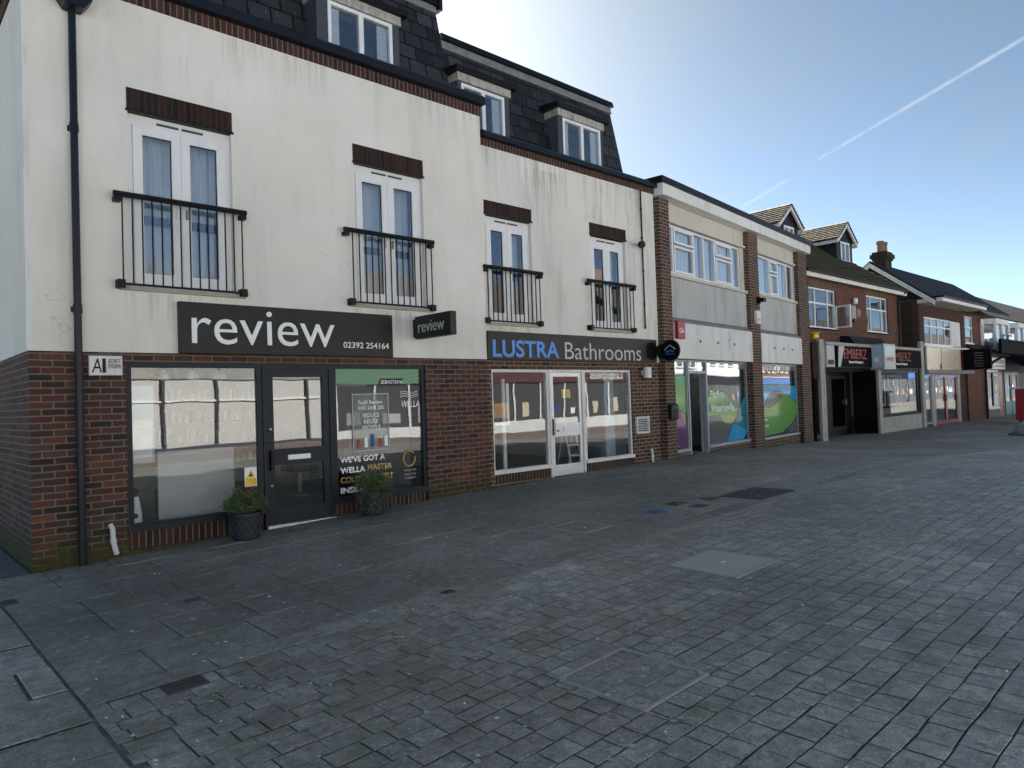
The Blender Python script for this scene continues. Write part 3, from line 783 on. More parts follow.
# salon door
d = MB(); bars(d, 2.60, 3.50, -1.53, .50, .035, .09, .095, .20); d.box(2.695, 3.405, .035, .09, -.76, -.55)
D = d.build('door', 'anthracite', A, bevel=.004)
f = MB(); f.box(2.545, 2.597, .02, .1, -1.6, .58); f.box(3.503, 3.545, .02, .1, -1.6, .58); f.box(2.597, 3.503, .02, .1, .503, .58); f.build('door_frame', 'anthracite', A)
pane(D, 2.695, 3.405, .06, -.55, .405, 'shop glass'); pane(D, 2.695, 3.405, .06, -1.33, -.76, 'shop glass')
h = MB(); h.box(2.88, 3.20, .022, .036, -.70, -.635); h.build('letter_plate', 'letter white', D)
h = MB(); h.box(2.625, 2.665, -.02, .036, -.82, -.56); h.build('handle', 'black metal', D)
for zz in (-.28, -1.02):
    h = MB(); h.tube([(2.645, .02, zz), (2.645, .04, zz)], .016, 10); h.build('lock', 'steel', D)
h = MB(); h.box(2.56, 3.54, -.03, .1, -1.60, -1.535); h.build('threshold', 'aluminium', D)
# window lettering of the salon
text("WE'VE GOT A", 'window_lettering', 'letter white', W2, (3.66, .052, -.815), UX, (0, 0, 1), width=.74, height=.085, depth=.003, bold=.03)
text("WELLA", 'window_lettering', 'letter white', W2, (3.66, .052, -.965), UX, UZ, width=.40, height=.085, depth=.003, bold=.03)
text("MASTER", 'window_lettering', 'gold', W2, (4.10, .052, -.955), UX, UZ, width=.42, height=.085, depth=.003, bold=.03)
text("COLOUR EXPERT", 'window_lettering', 'gold', W2, (3.66, .052, -1.10), UX, UZ, width=.88, height=.085, depth=.003, bold=.03)
text("INSIDE", 'window_lettering', 'letter white', W2, (3.66, .052, -1.245), UX, UZ, width=.42, height=.085, depth=.003, bold=.03)
pf = MB(); pf.box(3.88, 4.48, .052, .0545, -.66, .15); po = pf.build('window_poster', 'poster film', W2)
e = MB(); 
for (a, c_, z0, z1) in ((3.87, 3.885, -.67, .16), (4.475, 4.49, -.67, .16), (3.885, 4.475, -.67, -.655), (3.885, 4.475, .145, .16)): e.box(a, c_, .0485, .0515, z0, z1)
e.build('poster_edge', 'dim white', W2)
for s_, zz, ww in (("Refill Review", .005, .40), ("AND SAVE 20%", -.075, .44), ("REDUCE", -.185, .28), ("REUSE", -.275, .24), ("RECYCLE", -.365, .31)):
    text(s_, 'poster_lettering', 'letter white', W2, (4.18 - ww / 2, .0475, zz), UX, UZ, width=ww, height=.06, depth=.002, bold=.01)
bt = MB()
for i, xx in enumerate((3.94, 4.06, 4.17, 4.30, 4.40)):
    bt.box(xx, xx + .055, .0478, .051, -.62, -.50 + (i % 3) * .03, i % 3)
bt.build('poster_bottles', ['letter red', 'letter white', 'blue paint'], W2)
text("SEBASTIAN", 'window_lettering', 'letter white', W2, (4.36, .052, .30), UX, UZ, width=.38, height=.055, depth=.003, shear=.2)
e = MB(); e.prism([(4.33, .27), (4.66, .27), (4.78, .38), (4.36, .38)], 'y', .0545, .0575); e.build('logo_patch', 'sign black', W2)
text("SP SYSTEM PROFESSIONAL", 'window_lettering', 'dim white', W2, (3.63, .052, .27), UX, UZ, width=.50, height=.03, depth=.003)
text("WELLA", 'window_lettering', 'letter white', W2, (4.72, .052, -.06), UX, UZ, width=.33, height=.10, depth=.003, shear=.15, bold=.01)
for i in range(3):
    e = MB(); e.tube([(4.70 + .032 * q, .053, .10 + i * .035 + .016 * math.sin(q * .75)) for q in range(11)], .006, 5); e.build('wave_logo', 'letter white', W2)
e = MB(); e.tube([(4.83 + .105 * math.cos(R(40 + q * 11)), .053, -.84 + .115 * math.sin(R(40 + q * 11))) for q in range(31)], .013, 6); e.build('ring_logo', 'gold', W2)
for s_, zz in (("MASTER", -1.03), ("COLOUR", -1.09), ("EXPERT", -1.15)):
    text(s_, 'window_lettering', 'dim white', W2, (4.73, .052, zz), UX, UZ, width=.22, height=.03, depth=.003)
# warning sticker
st = MB(); st.box(2.295, 2.455, .050, .054, -1.0, -.755); so = st.build('warning_sticker', 'letter white', W1)
e = MB(); e.prism([(2.32, -.885), (2.43, -.885), (2.375, -.785)], 'y', .046, .0495); e.build('warning_triangle', 'yellow paint', W1)
e = MB(); e.prism([(2.355, -.872), (2.395, -.872), (2.375, -.82)], 'y', .043, .0455); e.build('warning_symbol', 'black metal', W1)
e = MB(); e.box(2.305, 2.445, .046, .0495, -.99, -.895); e.build('warning_text_panel', 'yellow paint', W1)

# things inside the salon
b = MB(); b.box(1.41, 2.36, .55, .58, -1.50, -.50); tag(b.build('window_screen', 'screen grey'), 'plain pale grey screen standing behind the salon window', 'screen')
b = MB(); b.box(1.0, 1.38, .6, 1.0, -1.5, -.62); b.box(1.0, 1.38, .58, 1.02, -.62, -.58); tag(b.build('display_counter', 'interior dark'), 'low dark counter inside the left end of the salon window', 'counter')
t = thing('bottle_display', (1.08, .3, -1.28), 'white bottle shaped display figure in the lower left corner of the salon window', 'ornament')
b = MB(); b.lathe(1.08, .3, [(0, -1.5), (.075, -1.5), (.07, -1.2), (.05, -1.08), (.035, -1.0)], 16); b.build('body', 'letter white', t)
b = MB(); b.lathe(1.08, .3, [(.036, -1.0), (.04, -.93), (.0, -.90)], 16); b.build('cap', 'black metal', t)
b = MB(); b.tube([(1.06, .215, -1.22), (1.06, .235, -1.22)], .03, 12); b.build('badge', 'black metal', t)
t = thing('styling_chair', (4.3, 2.6, -1.52), 'dim black salon chair seen through the right salon window', 'chair')
b = MB(); b.box(4.05, 4.55, 2.35, 2.85, -1.1, -.98); b.build('seat', 'interior dark', t, bevel=.03)
b = MB(); b.box(4.05, 4.55, 2.8, 2.9, -.95, -.4); b.build('backrest', 'interior dark', t, bevel=.03)
b = MB(); b.lathe(4.3, 2.6, [(.25, -1.52), (.25, -1.49), (.04, -1.46), (.04, -1.1)], 14); b.build('pedestal', 'steel', t)

t = thing('wall_picture', (1.15, .45, -.6), 'pale blue and white picture panel inside the left end of the salon window', 'picture')
b = MB(); b.box(.99, 1.34, .42, .45, -.62, .32); b.build('panel', 'pale blue panel', t)
b = MB(); b.box(1.02, 1.31, .41, .418, -.55, -.1); b.build('lower_picture', 'letter white', t)
b = MB(); b.box(.97, 1.38, .5, 1.6, .42, .56); tag(b.build('wooden_bulkhead', 'wood'), 'warm wooden bulkhead at the top left inside the salon window', 'bulkhead')
for i, xx in enumerate((1.55, 1.9, 2.25)):
    t = thing('pendant_lamp', (xx, .7, .4), ['small pale pendant lamp in the salon window, the leftmost one', 'small pale pendant lamp in the salon window, the middle one', 'small pale pendant lamp in the salon window, nearest the door'][i], 'lamp', 'pendant lamps in the salon')
    b = MB(); b.lathe(xx, .7, [(.09, .40), (.075, .47), (.03, .52), (0, .525)], 14); b.build('shade', 'letter grey', t)
    b = MB(); b.tube([(xx, .7, .52), (xx, .7, .655)], .006, 5); b.build('flex', 'black metal', t)
t = thing('product_shelf', (3.0, 4.4, -1.5), 'dim shelf of bottles on the back wall seen through the salon door', 'shelf')
for i in range(4):
    b = MB(); b.box(1.8, 4.6, 4.3, 4.7, -1.0 + i * .38, -.97 + i * .38); b.build('shelf_board', 'wood', t)
    b = MB()
    for q in range(24): b.lathe(1.9 + q * .115, 4.45, [(0, -.97 + i * .38), (.035, -.97 + i * .38), (.035, -.83 + i * .38 + .03 * ((q * 7 + i) % 4)), (0, -.80 + i * .38 + .03 * ((q * 7 + i) % 4))], 6, (q + i) % 4)
    tag(b.build('bottles', ['letter white', 'letter red', 'sign cream', 'pale blue panel'], t), kind='stuff')
# drainpipe of the corner building
P = thing('drainpipe', (.44, -.1, -1.66), 'black drainpipe with rainwater hopper at the left corner of the salon', 'drainpipe')
b = MB(); b.tube([(.445, -.085, 4.5), (.445, -.085, .6), (.445, -.085, -1.64)], .038, 12); b.build('pipe', 'gutter black', P)
b = MB(); b.prism([(.36, 4.45), (.54, 4.45), (.62, 4.56), (.62, 4.80), (.29, 4.80), (.29, 4.56)], 'y', -.24, -.03); b.build('hopper', 'gutter black', P, bevel=.01)
for zz in (3.1, 1.1, -.55):
    b = MB(); b.tube([(.445, -.085, zz), (.445, -.085, zz + .10)], .045, 12); b.box(.39, .50, -.05, -.02, zz + .02, zz + .08); b.build('bracket', 'gutter black', P)
t = thing('waste_pipe', (.76, -.05, -1.6), 'short white waste pipe low on the brick beside the salon window', 'pipe')
b = MB(); b.tube([(.735, -.02, -1.25), (.75, -.05, -1.29), (.755, -.055, -1.44), (.785, -.06, -1.58)], .028, 10); b.build('pipe', 'white paint', t)
b = MB(); b.tube([(.752, -.054, -1.40), (.758, -.056, -1.45)], .034, 10); b.build('collar', 'white paint', t)
# A1 plate
t = thing('company_plate', (.71, -.02, .42), 'small white company plate with black letters beside the left drainpipe', 'sign')
b = MB(); b.box(.55, .885, -.055, -.004, .425, .645); b.build('plate', 'white paint', t, bevel=.004)
text("A", 'lettering', 'black metal', t, (.575, -.056, .455), UX, UZ, width=.10, height=.16, depth=.003, shear=.1)
text("1", 'lettering', 'black metal', t, (.68, -.056, .455), UX, UZ, width=.035, height=.16, depth=.003)
text("SECURITY", 'lettering', 'black metal', t, (.74, -.056, .565), UX, UZ, width=.125, height=.045, depth=.003)
text("SYSTEMS", 'lettering', 'black metal', t, (.74, -.056, .505), UX, UZ, width=.125, height=.045, depth=.003)
# salon fascia sign
t = thing('shop_sign', (3.04, -.1, .69), 'long black fascia sign with large white lower case letters and a phone number', 'shop sign')
b = MB(); b.box(1.495, 4.497, -.105, -.03, .688, 1.309); b.build('board', 'sign black', t, bevel=.004)
text("review", 'lettering', 'letter white', t, (1.632, -.106, .805), UX, UZ, width=1.905, height=.44, depth=.012, bold=-.003)
text("02392 254164", 'lettering', 'letter white', t, (3.675, -.106, .805), UX, UZ, width=.745, height=.085, depth=.006, bold=.004)
t = thing('projecting_sign', (4.95, -.5, .97), 'small black projecting box sign with grey letters above the brick pier', 'shop sign')
b = MB(); b.box(4.90, 5.01, -.98, -.10, .965, 1.305); b.build('box', 'sign black', t, bevel=.006)
b = MB(); b.box(4.92, 4.99, -.11, -.02, 1.0, 1.27); b.build('bracket', 'black metal', t)
text("review", 'lettering', 'letter grey', t, (4.8995, -.19, 1.055), (0, -1, 0), UZ, width=.64, height=.165, depth=.004)
text("review", 'lettering', 'letter grey', t, (5.0105, -.89, 1.055), (0, 1, 0), UZ, width=.64, height=.165, depth=.004)

# planters
def planter(x, y, label, flowers, seed):
    r = random.Random(seed); z0 = gz(x) + .003
    t = thing('planter', (x, y, z0), label, 'planter', 'planters by the salon door')
    b = MB(); b.lathe(x, y, [(0, z0), (.155, z0), (.16, z0 + .02), (.185, z0 + .29), (.20, z0 + .295), (.20, z0 + .325), (.175, z0 + .325), (.17, z0 + .28), (0, z0 + .28)], 28)
    b.build('pot', 'pot', t)
    l = MB()
    for k in range(14):
        for s_ in (-1, 1):
            a = k * 6.283 / 14; pts = []
            for i in range(5):
                f = i / 4; rr_ = .163 + (.184 - .163) * f + .004; aa = a + s_ * (f * .9 - .45)
                pts.append((x + rr_ * math.cos(aa), y + rr_ * math.sin(aa), z0 + .03 + .24 * f))
            l.tube(pts, .005, 4)
    l.build('lattice', 'dormer grey', t)
    s_ = MB(); s_.lathe(x, y, [(0, z0 + .30), (.172, z0 + .295)], 20); s_.build('soil', 'soil', t)
    f = MB(); st = MB()
    def leaf(p, L, W):
        d1 = Vector((r.gauss(0, 1), r.gauss(0, 1), r.gauss(0, .6))).normalized(); d2 = d1.cross(Vector((r.gauss(0, 1), r.gauss(0, 1), r.gauss(0, 1)))).normalized()
        k = len(f.v); f.v += [p - d1 * L * .5, p + d2 * W * .5 - d1 * L * .1, p + d1 * L * .5 + d1.cross(d2) * .006, p - d2 * W * .5 - d1 * L * .1]
        f.f.append([k, k + 1, k + 2, k + 3]); f.uv += [(0, 0)] * 4; f.mi.append(0); f.sm.append(False)
    for i in range(70):                      # small clumps make up the bush
        a = r.uniform(0, 6.283); u = r.random() ** .5; el = r.uniform(0, 1)
        rad = .235 * u; top = .27 * math.sqrt(max(0, 1 - (u * .95) ** 2)) * (.35 + .65 * el)
        c_ = Vector((x + rad * math.cos(a), y + rad * math.sin(a), z0 + .33 + top))
        if not flowers and i % 4 == 0: c_ = Vector((x + .21 * math.cos(a), y + .21 * math.sin(a), z0 + r.uniform(.08, .36)))
        base = Vector((x + rad * .4 * math.cos(a), y + rad * .4 * math.sin(a), z0 + .30)); st.tube([base, (base + c_) / 2 + Vector((0, 0, .02)), c_], .003, 4)
        for q in range(34):
            leaf(c_ + Vector((r.gauss(0, .030), r.gauss(0, .030), r.gauss(0, .024))), r.uniform(.022, .042), r.uniform(.014, .024))
    f.build('foliage', 'leaf', t); st.build('stems', 'leaf', t)
    for i in range(flowers):
        a = r.uniform(2.4, 4.6); p = Vector((x - .12 + .07 * i + r.uniform(-.02, .02), y + .14 * math.sin(a), z0 + .56 + r.uniform(-.03, .03)))
        q = MB()
        for k in range(7):
            aa = k * .9; q.face([p, p + Vector((.028 * math.cos(aa), .028 * math.sin(aa), .012)), p + Vector((.03 * math.cos(aa + .5), .03 * math.sin(aa + .5), .02)), p + Vector((.02 * math.cos(aa + .9), .02 * math.sin(aa + .9), .03))])
        q.build('flower', 'flower red', t)
planter(2.14, -.34, 'dark lattice pot with green bush and red flowers, left of the salon door', 3, 21)
planter(3.93, -.34, 'dark lattice pot with trailing green plant, right of the salon door', 0, 22)

# ------------------------------------------------------------------ lower rendered building with the bathroom shop
LY = .03
B = thing('rendered_building', (8.9, 4, -1.5), 'lower cream rendered building with slate mansard and bathroom showroom, two dormers above', 'building')
LX0, LX1 = 6.415, 11.34
b = MB(); b.wall(LX0, LX1, -1.95, .69, LY + .02, .25, [(6.55, 7.95, -1.42, .53), (7.95, 8.91, -2, .53), (8.91, 10.38, -1.42, .53)]); b.build('brick_wall', 'brown brick', B)
b = MB(); b.wall(LX0, LX1, .69, 4.33, LY, .22, [(6.5, 7.59, 1.32, 3.17), (9.21, 10.31, 1.32, 3.17)]); b.box(LX1 - .2, LX1, .22, 3, .69, 4.33); b.build('rendered_wall', 'stained render', B)
b = MB(); b.box(LX0, LX1 + .01, LY - .02, .22, 4.332, 4.45); b.build('eaves_brick_band', 'soldier brick', B)
b = MB(); b.prism([(-.08, 4.452), (-.08, 4.53), (-.03, 4.58), (.55, 4.60), (.55, 4.452)], 'x', LX0 + .03, LX1 + .03); b.build('gutter', 'gutter black', B, bevel=.008)
m = slope_prism(6.26, 11.05, [(.50, 4.5), (.92, 6.45), (8.5, 6.45), (9.0, 4.5)]); m.build('mansard_roof', 'dark slate', B)
m = MB(); m.prism([(.82, 6.43), (.86, 6.55), (8.6, 6.55), (8.6, 6.43)], 'x', 6.34, 11.12); m.build('roof_coping', 'black metal', B)
m = MB(); m.prism([(.846, 6.27), (.880, 6.425), (.94, 6.425), (.906, 6.27)], 'x', 6.34, 11.06); m.build('lead_flashing', 'lead', B)
lintel(B, 6.48, 7.60, 3.16, 3.40, LY); lintel(B, 9.195, 10.325, 3.17, 3.41, LY)
french_window(B, 6.5, 7.59, 1.32, 3.15, LY, 'side'); french_window(B, 9.21, 10.31, 1.32, 3.16, LY, 'side')
juliet(B, 6.372, 7.753, 1.312, 2.246, LY, 6.45, 7.68, 13); juliet(B, 9.0, 10.487, 1.312, 2.246, LY, 9.095, 10.407, 13)
dormer(B, 6.30, 7.50, 4.58, 5.52, .40, .75, 6.38, 7.38, 4.70, 5.50)
dormer(B, 8.80, 10.16, 4.58, 5.54, .40, .75, 8.94, 10.08, 4.72, 5.53)
k = MB(); k.room(6.6, 11.1, .28, 5.5, .8, 4.3, 0, 1); k.build('upper_room', ['interior wall', 'interior floor'], B)
k = MB(); k.room(6.5, 11.1, .26, 6.0, -1.40, .62, 0, 1); k.build('shop_room', ['interior wall', 'interior floor'], B)
MB().box(6.55, 7.95, LY + .06, .25, -1.46, -1.26).build('stall_riser', 'soldier brick', B); MB().box(8.91, 10.38, LY + .06, .25, -1.46, -1.26).build('stall_riser', 'soldier brick', B)
MB().box(6.55, 7.95, LY + .025, .25, -1.9, -1.42).build('plinth_course', 'brown brick', B); MB().box(8.91, 10.38, LY + .025, .25, -1.9, -1.40).build('plinth_course', 'brown brick', B)
L1 = shop_window(B, 6.55, 7.95, -1.24, .53, LY + .05, 'white paint', .05); L2 = shop_window(B, 8.92, 10.38, -1.24, .53, LY + .05, 'white paint', .05)
f = MB(); f.box(7.955, 8.005, LY + .04, LY + .13, -1.5, .53); f.box(8.865, 8.915, LY + .04, LY + .13, -1.5, .53); f.box(8.005, 8.865, LY + .04, LY + .13, .48, .53); f.build('door_frame', 'white paint', B)
d = MB(); bars(d, 8.01, 8.86, -1.43, .475, LY + .06, LY + .11, .075, .20); d.box(8.085, 8.785, LY + .06, LY + .11, -.71, -.47)
D = d.build('door', 'aluminium', B, bevel=.003)
pane(D, 8.085, 8.785, LY + .08, -.47, .40, 'shop glass'); pane(D, 8.085, 8.785, LY + .08, -1.23, -.71, 'shop glass')
h = MB(); h.box(8.32, 8.62, LY + .045, LY + .061, -.62, -.54); h.build('letter_plate', 'letter white', D)
h = MB(); h.box(8.03, 8.07, LY + .01, LY + .061, -.68, -.38); h.build('handle', 'steel', D)
h = MB(); h.tube([(8.18, LY + .04, -.6), (8.18, LY + .062, -.6)], .02, 10); h.build('lock', 'gold', D)
h = MB(); h.box(8.10, 8.20, LY + .072, LY + .076, -.24, -.08); h.build('blue_sticker', 'blue paint', D)
h = MB(); h.box(8.34, 8.58, LY + .09, LY + .094, .0, .16); h.build('orange_notice', 'yellow paint', D)
# bathroom sign
t = thing('shop_sign', (8.82, -.05, .69), 'long black fascia sign with bold blue and thin grey lettering', 'shop sign')
b = MB(); b.box(6.40, 11.15, -.055, LY - .003, .685, 1.168); b.build('board', 'sign black', t, bevel=.004)
text("LUSTRA", 'lettering', 'letter blue', t, (6.50, -.056, .728), UX, UZ, width=1.62, height=.30, depth=.008, bold=.022)
text("Bathrooms", 'lettering', 'letter grey', t, (8.28, -.056, .716), UX, UZ, width=2.31, height=.315, depth=.006, bold=-.006)
b = MB(); b.tube([(10.97, -.0585, .93), (10.97, -.0555, .93)], .20, 32); b.build('roundel', 'sign gloss', t)
t = thing('projecting_sign', (11.3, -.3, .7), 'round black projecting sign with a white chevron and blue lettering', 'shop sign')
SX = 11.30
b = MB(); b.tube([(SX - .03, -.30, .93), (SX + .03, -.30, .93)], .225, 36); b.build('disc', 'sign gloss', t)
b = MB(); b.box(SX - .02, SX + .02, -.12, LY, .80, 1.06); b.build('bracket', 'black metal', t)
b = MB(); b.tube([(SX - .034, -.17, .95), (SX - .034, -.305, 1.04), (SX - .034, -.44, .95)], .006, 5); b.build('chevron', 'letter white', t)
text("LUSTRA", 'lettering', 'letter blue', t, (SX - .0305, -.19, .89), (0, -1, 0), UZ, width=.22, height=.045, depth=.004, bold=.02)
text("Bathrooms", 'lettering', 'letter blue', t, (SX - .0305, -.19, .84), (0, -1, 0), UZ, width=.22, height=.03, depth=.004)
# small fittings on the facade
t = thing('wall_vent', (10.65, 0, -.8), 'square white louvred vent grille on the brick right of the bathroom shop', 'vent')
b = MB(); bars(b, 10.45, 10.885, -.79, -.44, .0, .05, .03); b.build('frame', 'white paint', t)
b = MB()
for i in range(8): b.prism([(.004, -.758 + i * .037), (.038, -.742 + i * .037), (.038, -.738 + i * .037), (.004, -.750 + i * .037)], 'x', 10.48, 10.855)
b.build('louvres', 'white paint', t)
b = MB(); b.box(10.48, 10.855, .042, .0495, -.76, -.47); b.build('backing', 'interior black', t)
t = thing('wall_light', (10.74, -.05, .32), 'white cylinder wall light on the brick beneath the bathroom sign', 'light')
b = MB(); b.lathe(10.74, -.09, [(0, .36), (.085, .36), (.085, .58), (0, .585)], 18); b.build('body', 'white paint', t)
b = MB(); b.lathe(10.74, -.09, [(0, .33), (.075, .33), (.078, .36)], 18); b.build('lens', 'dormer grey', t)
b = MB(); b.box(10.71, 10.77, -.02, .05, .42, .52); b.build('mount', 'white paint', t)
t = thing('security_camera', (10.7, -.1, 3.1), 'black floodlight camera on the render above the right balcony', 'camera')
b = MB(); b.tube([(10.62, -.19, 3.12), (10.63, -.12, 3.12)], .075, 14); b.build('head', 'black metal', t)
b = MB(); b.tube([(10.63, -.12, 3.12), (10.73, -.06, 3.14), (10.81, -.02, 3.15)], .028, 8); b.build('arm', 'black metal', t)
t = thing('drainpipe', (10.85, 0, 1.39), 'thin black pipe running down the render at the right edge', 'drainpipe')
b = MB(); b.tube([(10.85, -.005, 4.32), (10.85, -.005, 1.39)], .016, 8); b.build('pipe', 'black metal', t)
for zz in (3.9, 3.3, 2.6, 1.9, 1.42):
    b = MB(); b.tube([(10.85, -.005, zz), (10.85, -.005, zz + .03)], .024, 8); b.build('clip', 'black metal', t)
t = thing('waste_pipe', (10.9, -.02, -1.45), 'short grey waste pipe at the foot of the brick right of the bathroom shop', 'pipe')
b = MB(); b.tube([(10.9, .0, -1.13), (10.9, -.02, -1.17), (10.91, -.03, -1.40)], .026, 8); b.build('pipe', 'white paint', t)
b = MB(); b.tube([(10.905, -.026, -1.26), (10.906, -.027, -1.30)], .032, 8); b.build('collar', 'white paint', t)
t = thing('wall_box', (11.57, -.1, -.55), 'black wall mounted box on the brick pier between the bathroom shop and its right neighbour', 'box')
b = MB(); b.box(11.45, 11.72, -.16, -.06, -.54, -.21); b.build('body', 'black metal', t, bevel=.015)
b = MB(); b.box(11.47, 11.70, -.175, -.161, -.30, -.23); b.build('lid', 'sign black', t)
# inside the bathroom shop
for (x0, x1, yy, zz, mname, lab) in ((10.05, 10.34, .5, .45, 'pale blue panel', 'pale blue wall panel at the right side of the bathroom window'),
                                    (9.66, 9.98, .9, .40, 'wood', 'tan shower panel standing behind the bathroom window'),
                                    (7.55, 7.62, .9, .40, 'letter white', 'narrow white profile standing inside the left bathroom window')):
    b = MB(); b.box(x0, x1, yy, yy + .04, -1.39, zz); tag(b.build('shower_panel', mname), lab, 'panel')
t = thing('step_ladder', (9.35, .9, -1.4), 'grey step ladder standing inside the right bathroom window', 'ladder')
for dx in (-.17, .17):
    for dy in (-.2, .2):
        b = MB(); b.tube([(9.35 + dx, .9 + dy, -1.39), (9.35 + dx * .8, .9, -.55)], .016, 6); b.build('rail', 'aluminium', t)
for i in range(3):
    b = MB(); b.box(9.2, 9.5, .9 - .17 + i * .05, .9 - .09 + i * .05, -1.18 + i * .21, -1.15 + i * .21); b.build('step', 'aluminium', t)
t = thing('storage_box', (9.75, .75, -1.4), 'dark blue storage box on the floor inside the bathroom window', 'box')
b = MB(); b.box(9.6, 9.95, .6, .9, -1.39, -1.05); b.build('body', 'navy canvas', t, bevel=.02)
b = MB(); b.box(9.58, 9.97, .58, .92, -1.049, -1.0); b.build('lid', 'gutter black', t, bevel=.01)
b = MB(); b.prism([(6.9, -.45), (7.26, -.45), (7.26, .30), (7.2, .30), (7.2, -.40), (6.9, -.40)], 'y', .4, .43); tag(b.build('profile_stand', 'letter white'), 'white L shaped display profile inside the left bathroom window', 'display')

# ------------------------------------------------------------------ flat-roofed building with the graphics shop
C = thing('flat_roofed_building', (16, 4, -1.5), 'flat roofed sixties block with brick piers, grey panels and blank white shop fascias', 'building')
U1 = 9.62
def b3(): return MB(F3)
for (a, c_) in ((.03, .46), (4.85, 5.52), (8.74, 9.55)):
    b3().box(a, c_, -.10, .25, -2.0, 4.28).build('brick_pier', 'brown brick', C)
m = b3(); m.box(0, U1, -.22, .0, 4.30, 4.55); m.build('fascia_board', 'white panel', C)
m = b3(); m.box(-.06, U1 + .05, -.25, 8, 4.552, 4.69); m.build('roof_edge', 'black metal', C)
m = b3(); m.box(0, U1, .0, 8, 4.29, 4.548); m.build('roof_slab', 'cream panel', C)
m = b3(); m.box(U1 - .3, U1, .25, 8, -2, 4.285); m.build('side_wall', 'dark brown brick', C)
for (a, c_, zs, sx0, sx1) in ((.46, 4.85, 2.62, .48, 4.86), (5.52, 8.74, 2.66, 5.50, 8.76)):
    m = b3(); m.box(a, c_, .03, .2, 3.86, 4.285); m.build('head_panel', 'cream panel', C)
    m = b3(); m.box(a, c_, -.03, .06, 3.84, 3.90); m.build('head_ledge', 'cream panel', C)
    m = b3(); m.box(a, c_, -.06, .2, zs, zs + .07); m.build('window_ledge', 'cream panel', C)
    m = b3(); m.box(a, c_, .0, .2, 1.70, zs - .003); m.build('grey_panel', 'grey panel', C)
    m = b3(); m.prism([(-.09, 1.60), (-.09, 1.63), (.0, 1.72), (.15, 1.72), (.15, 1.60)], 'x', a + .003, c_ - .003); m.build('lead_capping', 'lead', C)
    m = b3(); m.box(sx0, sx1, -.115, .1, .79, 1.59); o = m.build('blank_fascia', 'white panel', C)
    m = b3(); m.box(a, c_, .1, .2, .6, .785); m.box(a, c_, .08, .2, 1.0, 1.6); m.build('fascia_backing', 'grey frame', C)
    for q in range(3):
        h = b3(); ux_ = sx0 + (sx1 - sx0) * (.28 + .22 * q); h.box(ux_, ux_ + .06, -.135, -.116, 1.18, 1.24); h.build('fixing_bracket', 'lead', C)
def b3_window(x0, x1, z0, z1, lights, y=.05):
    f = b3(); bars(f, x0, x1, z0, z1, y, y + .07, .05)
    xx = x0; s = (x1 - x0) / sum(w for w, _ in lights); edges = []
    for i, (w, vent) in enumerate(lights):
        w *= s
        if i: f.box(xx - .03, xx + .03, y + .001, y + .069, z0 + .05, z1 - .05)
        edges.append((xx, xx + w, vent)); xx += w
    o = f.build('window', 'upvc', C, bevel=.003)
    for (a, c_, vent) in edges:
        a += .04; c_ -= .04
        if vent:
            zt = z0 + (z1 - z0) * .62
            g2 = b3(); bars(g2, a, c_, zt + .025, z1 - .055, y - .02, y + .05, .05); bars(g2, a, c_, z0 + .055, zt - .025, y - .02, y + .05, .05); g2.build('casement', 'upvc', o, bevel=.003)
        g2 = b3(); g2.box(a, c_, y + .03, y + .038, z0 + .05, z1 - .05); g2.build('pane', 'home glass', o)
        curtain(o, a + .02, c_ - .02, y + .12, z0 + .05, z1 - .05, amp=.012, wl=.16, fr=F3)
    return o
b3_window(.47, 4.58, 2.71, 3.82, [(.40, 0), (1.05, 1), (.52, 0), (.62, 0), (1.02, 1), (.48, 0)])
b3_window(5.55, 8.66, 2.74, 3.82, [(.30, 0), (.85, 0), (.68, 1), (.72, 0), (.55, 0)])
b3().box(4.59, 4.84, .03, .2, 2.70, 3.835).build('jamb_panel', 'cream panel', C); b3().box(8.67, 8.735, .03, .2, 2.74, 3.835).build('jamb_panel', 'cream panel', C)
m = b3(); m.room(.5, 9.3, .3, 5, 1.75, 4.2, 0, 1); m.build('upper_room', ['interior wall', 'interior floor'], C)
m = b3(); m.room(.5, 4.84, .22, 6, -1.47, .7, 0, 1); m.build('shop_room', ['interior wall', 'interior floor'], C)
m = b3(); m.room(5.53, 8.73, .22, 6, -1.5, .7, 0, 1); m.build('shop_room', ['interior wall', 'interior floor'], C)
m = b3(); m.wall(.46, 4.85, -1.95, -1.29, .03, .22, [(1.36, 2.34, -1.9, -1)]); m.build('stall_riser', 'brown brick', C)
m = b3(); m.box(5.52, 8.74, .03, .22, -1.95, -1.33); m.build('stall_riser', 'brown brick', C)
S1 = shop_window(C, .47, 1.36, -1.29, .78, .06, 'grey frame', .045, fr=F3)
S2 = shop_window(C, 2.36, 4.82, -1.29, .78, .06, 'grey frame', .045, fr=F3)
S3 = shop_window(C, 5.53, 8.70, -1.33, .78, .06, 'grey frame', .045, fr=F3)
f = b3(); f.box(1.365, 1.43, .04, .13, -1.55, .78); f.box(2.29, 2.355, .04, .13, -1.55, .78); f.box(1.43, 2.29, .04, .13, .47, .53); f.box(1.43, 2.29, .04, .13, .74, .78); f.box(1.43, 2.29, .03, .14, -1.55, -1.49)
df = f.build('door_frame', 'grey frame', C); pane(df, 1.43, 2.29, .08, .53, .74, 'shop glass', F3)
d = MB(F3 @ Matrix.Translation((2.285, .14, 0)) @ Matrix.Rotation(R(98), 4, 'Z')); bars(d, 0, .84, -1.47, .465, -.04, .0, .07); D3 = d.build('door', 'grey frame', C)
d = MB(F3 @ Matrix.Translation((2.285, .14, 0)) @ Matrix.Rotation(R(98), 4, 'Z')); d.box(.07, .77, -.024, -.016, -1.40, .395); d.build('pane', 'shop glass', D3)
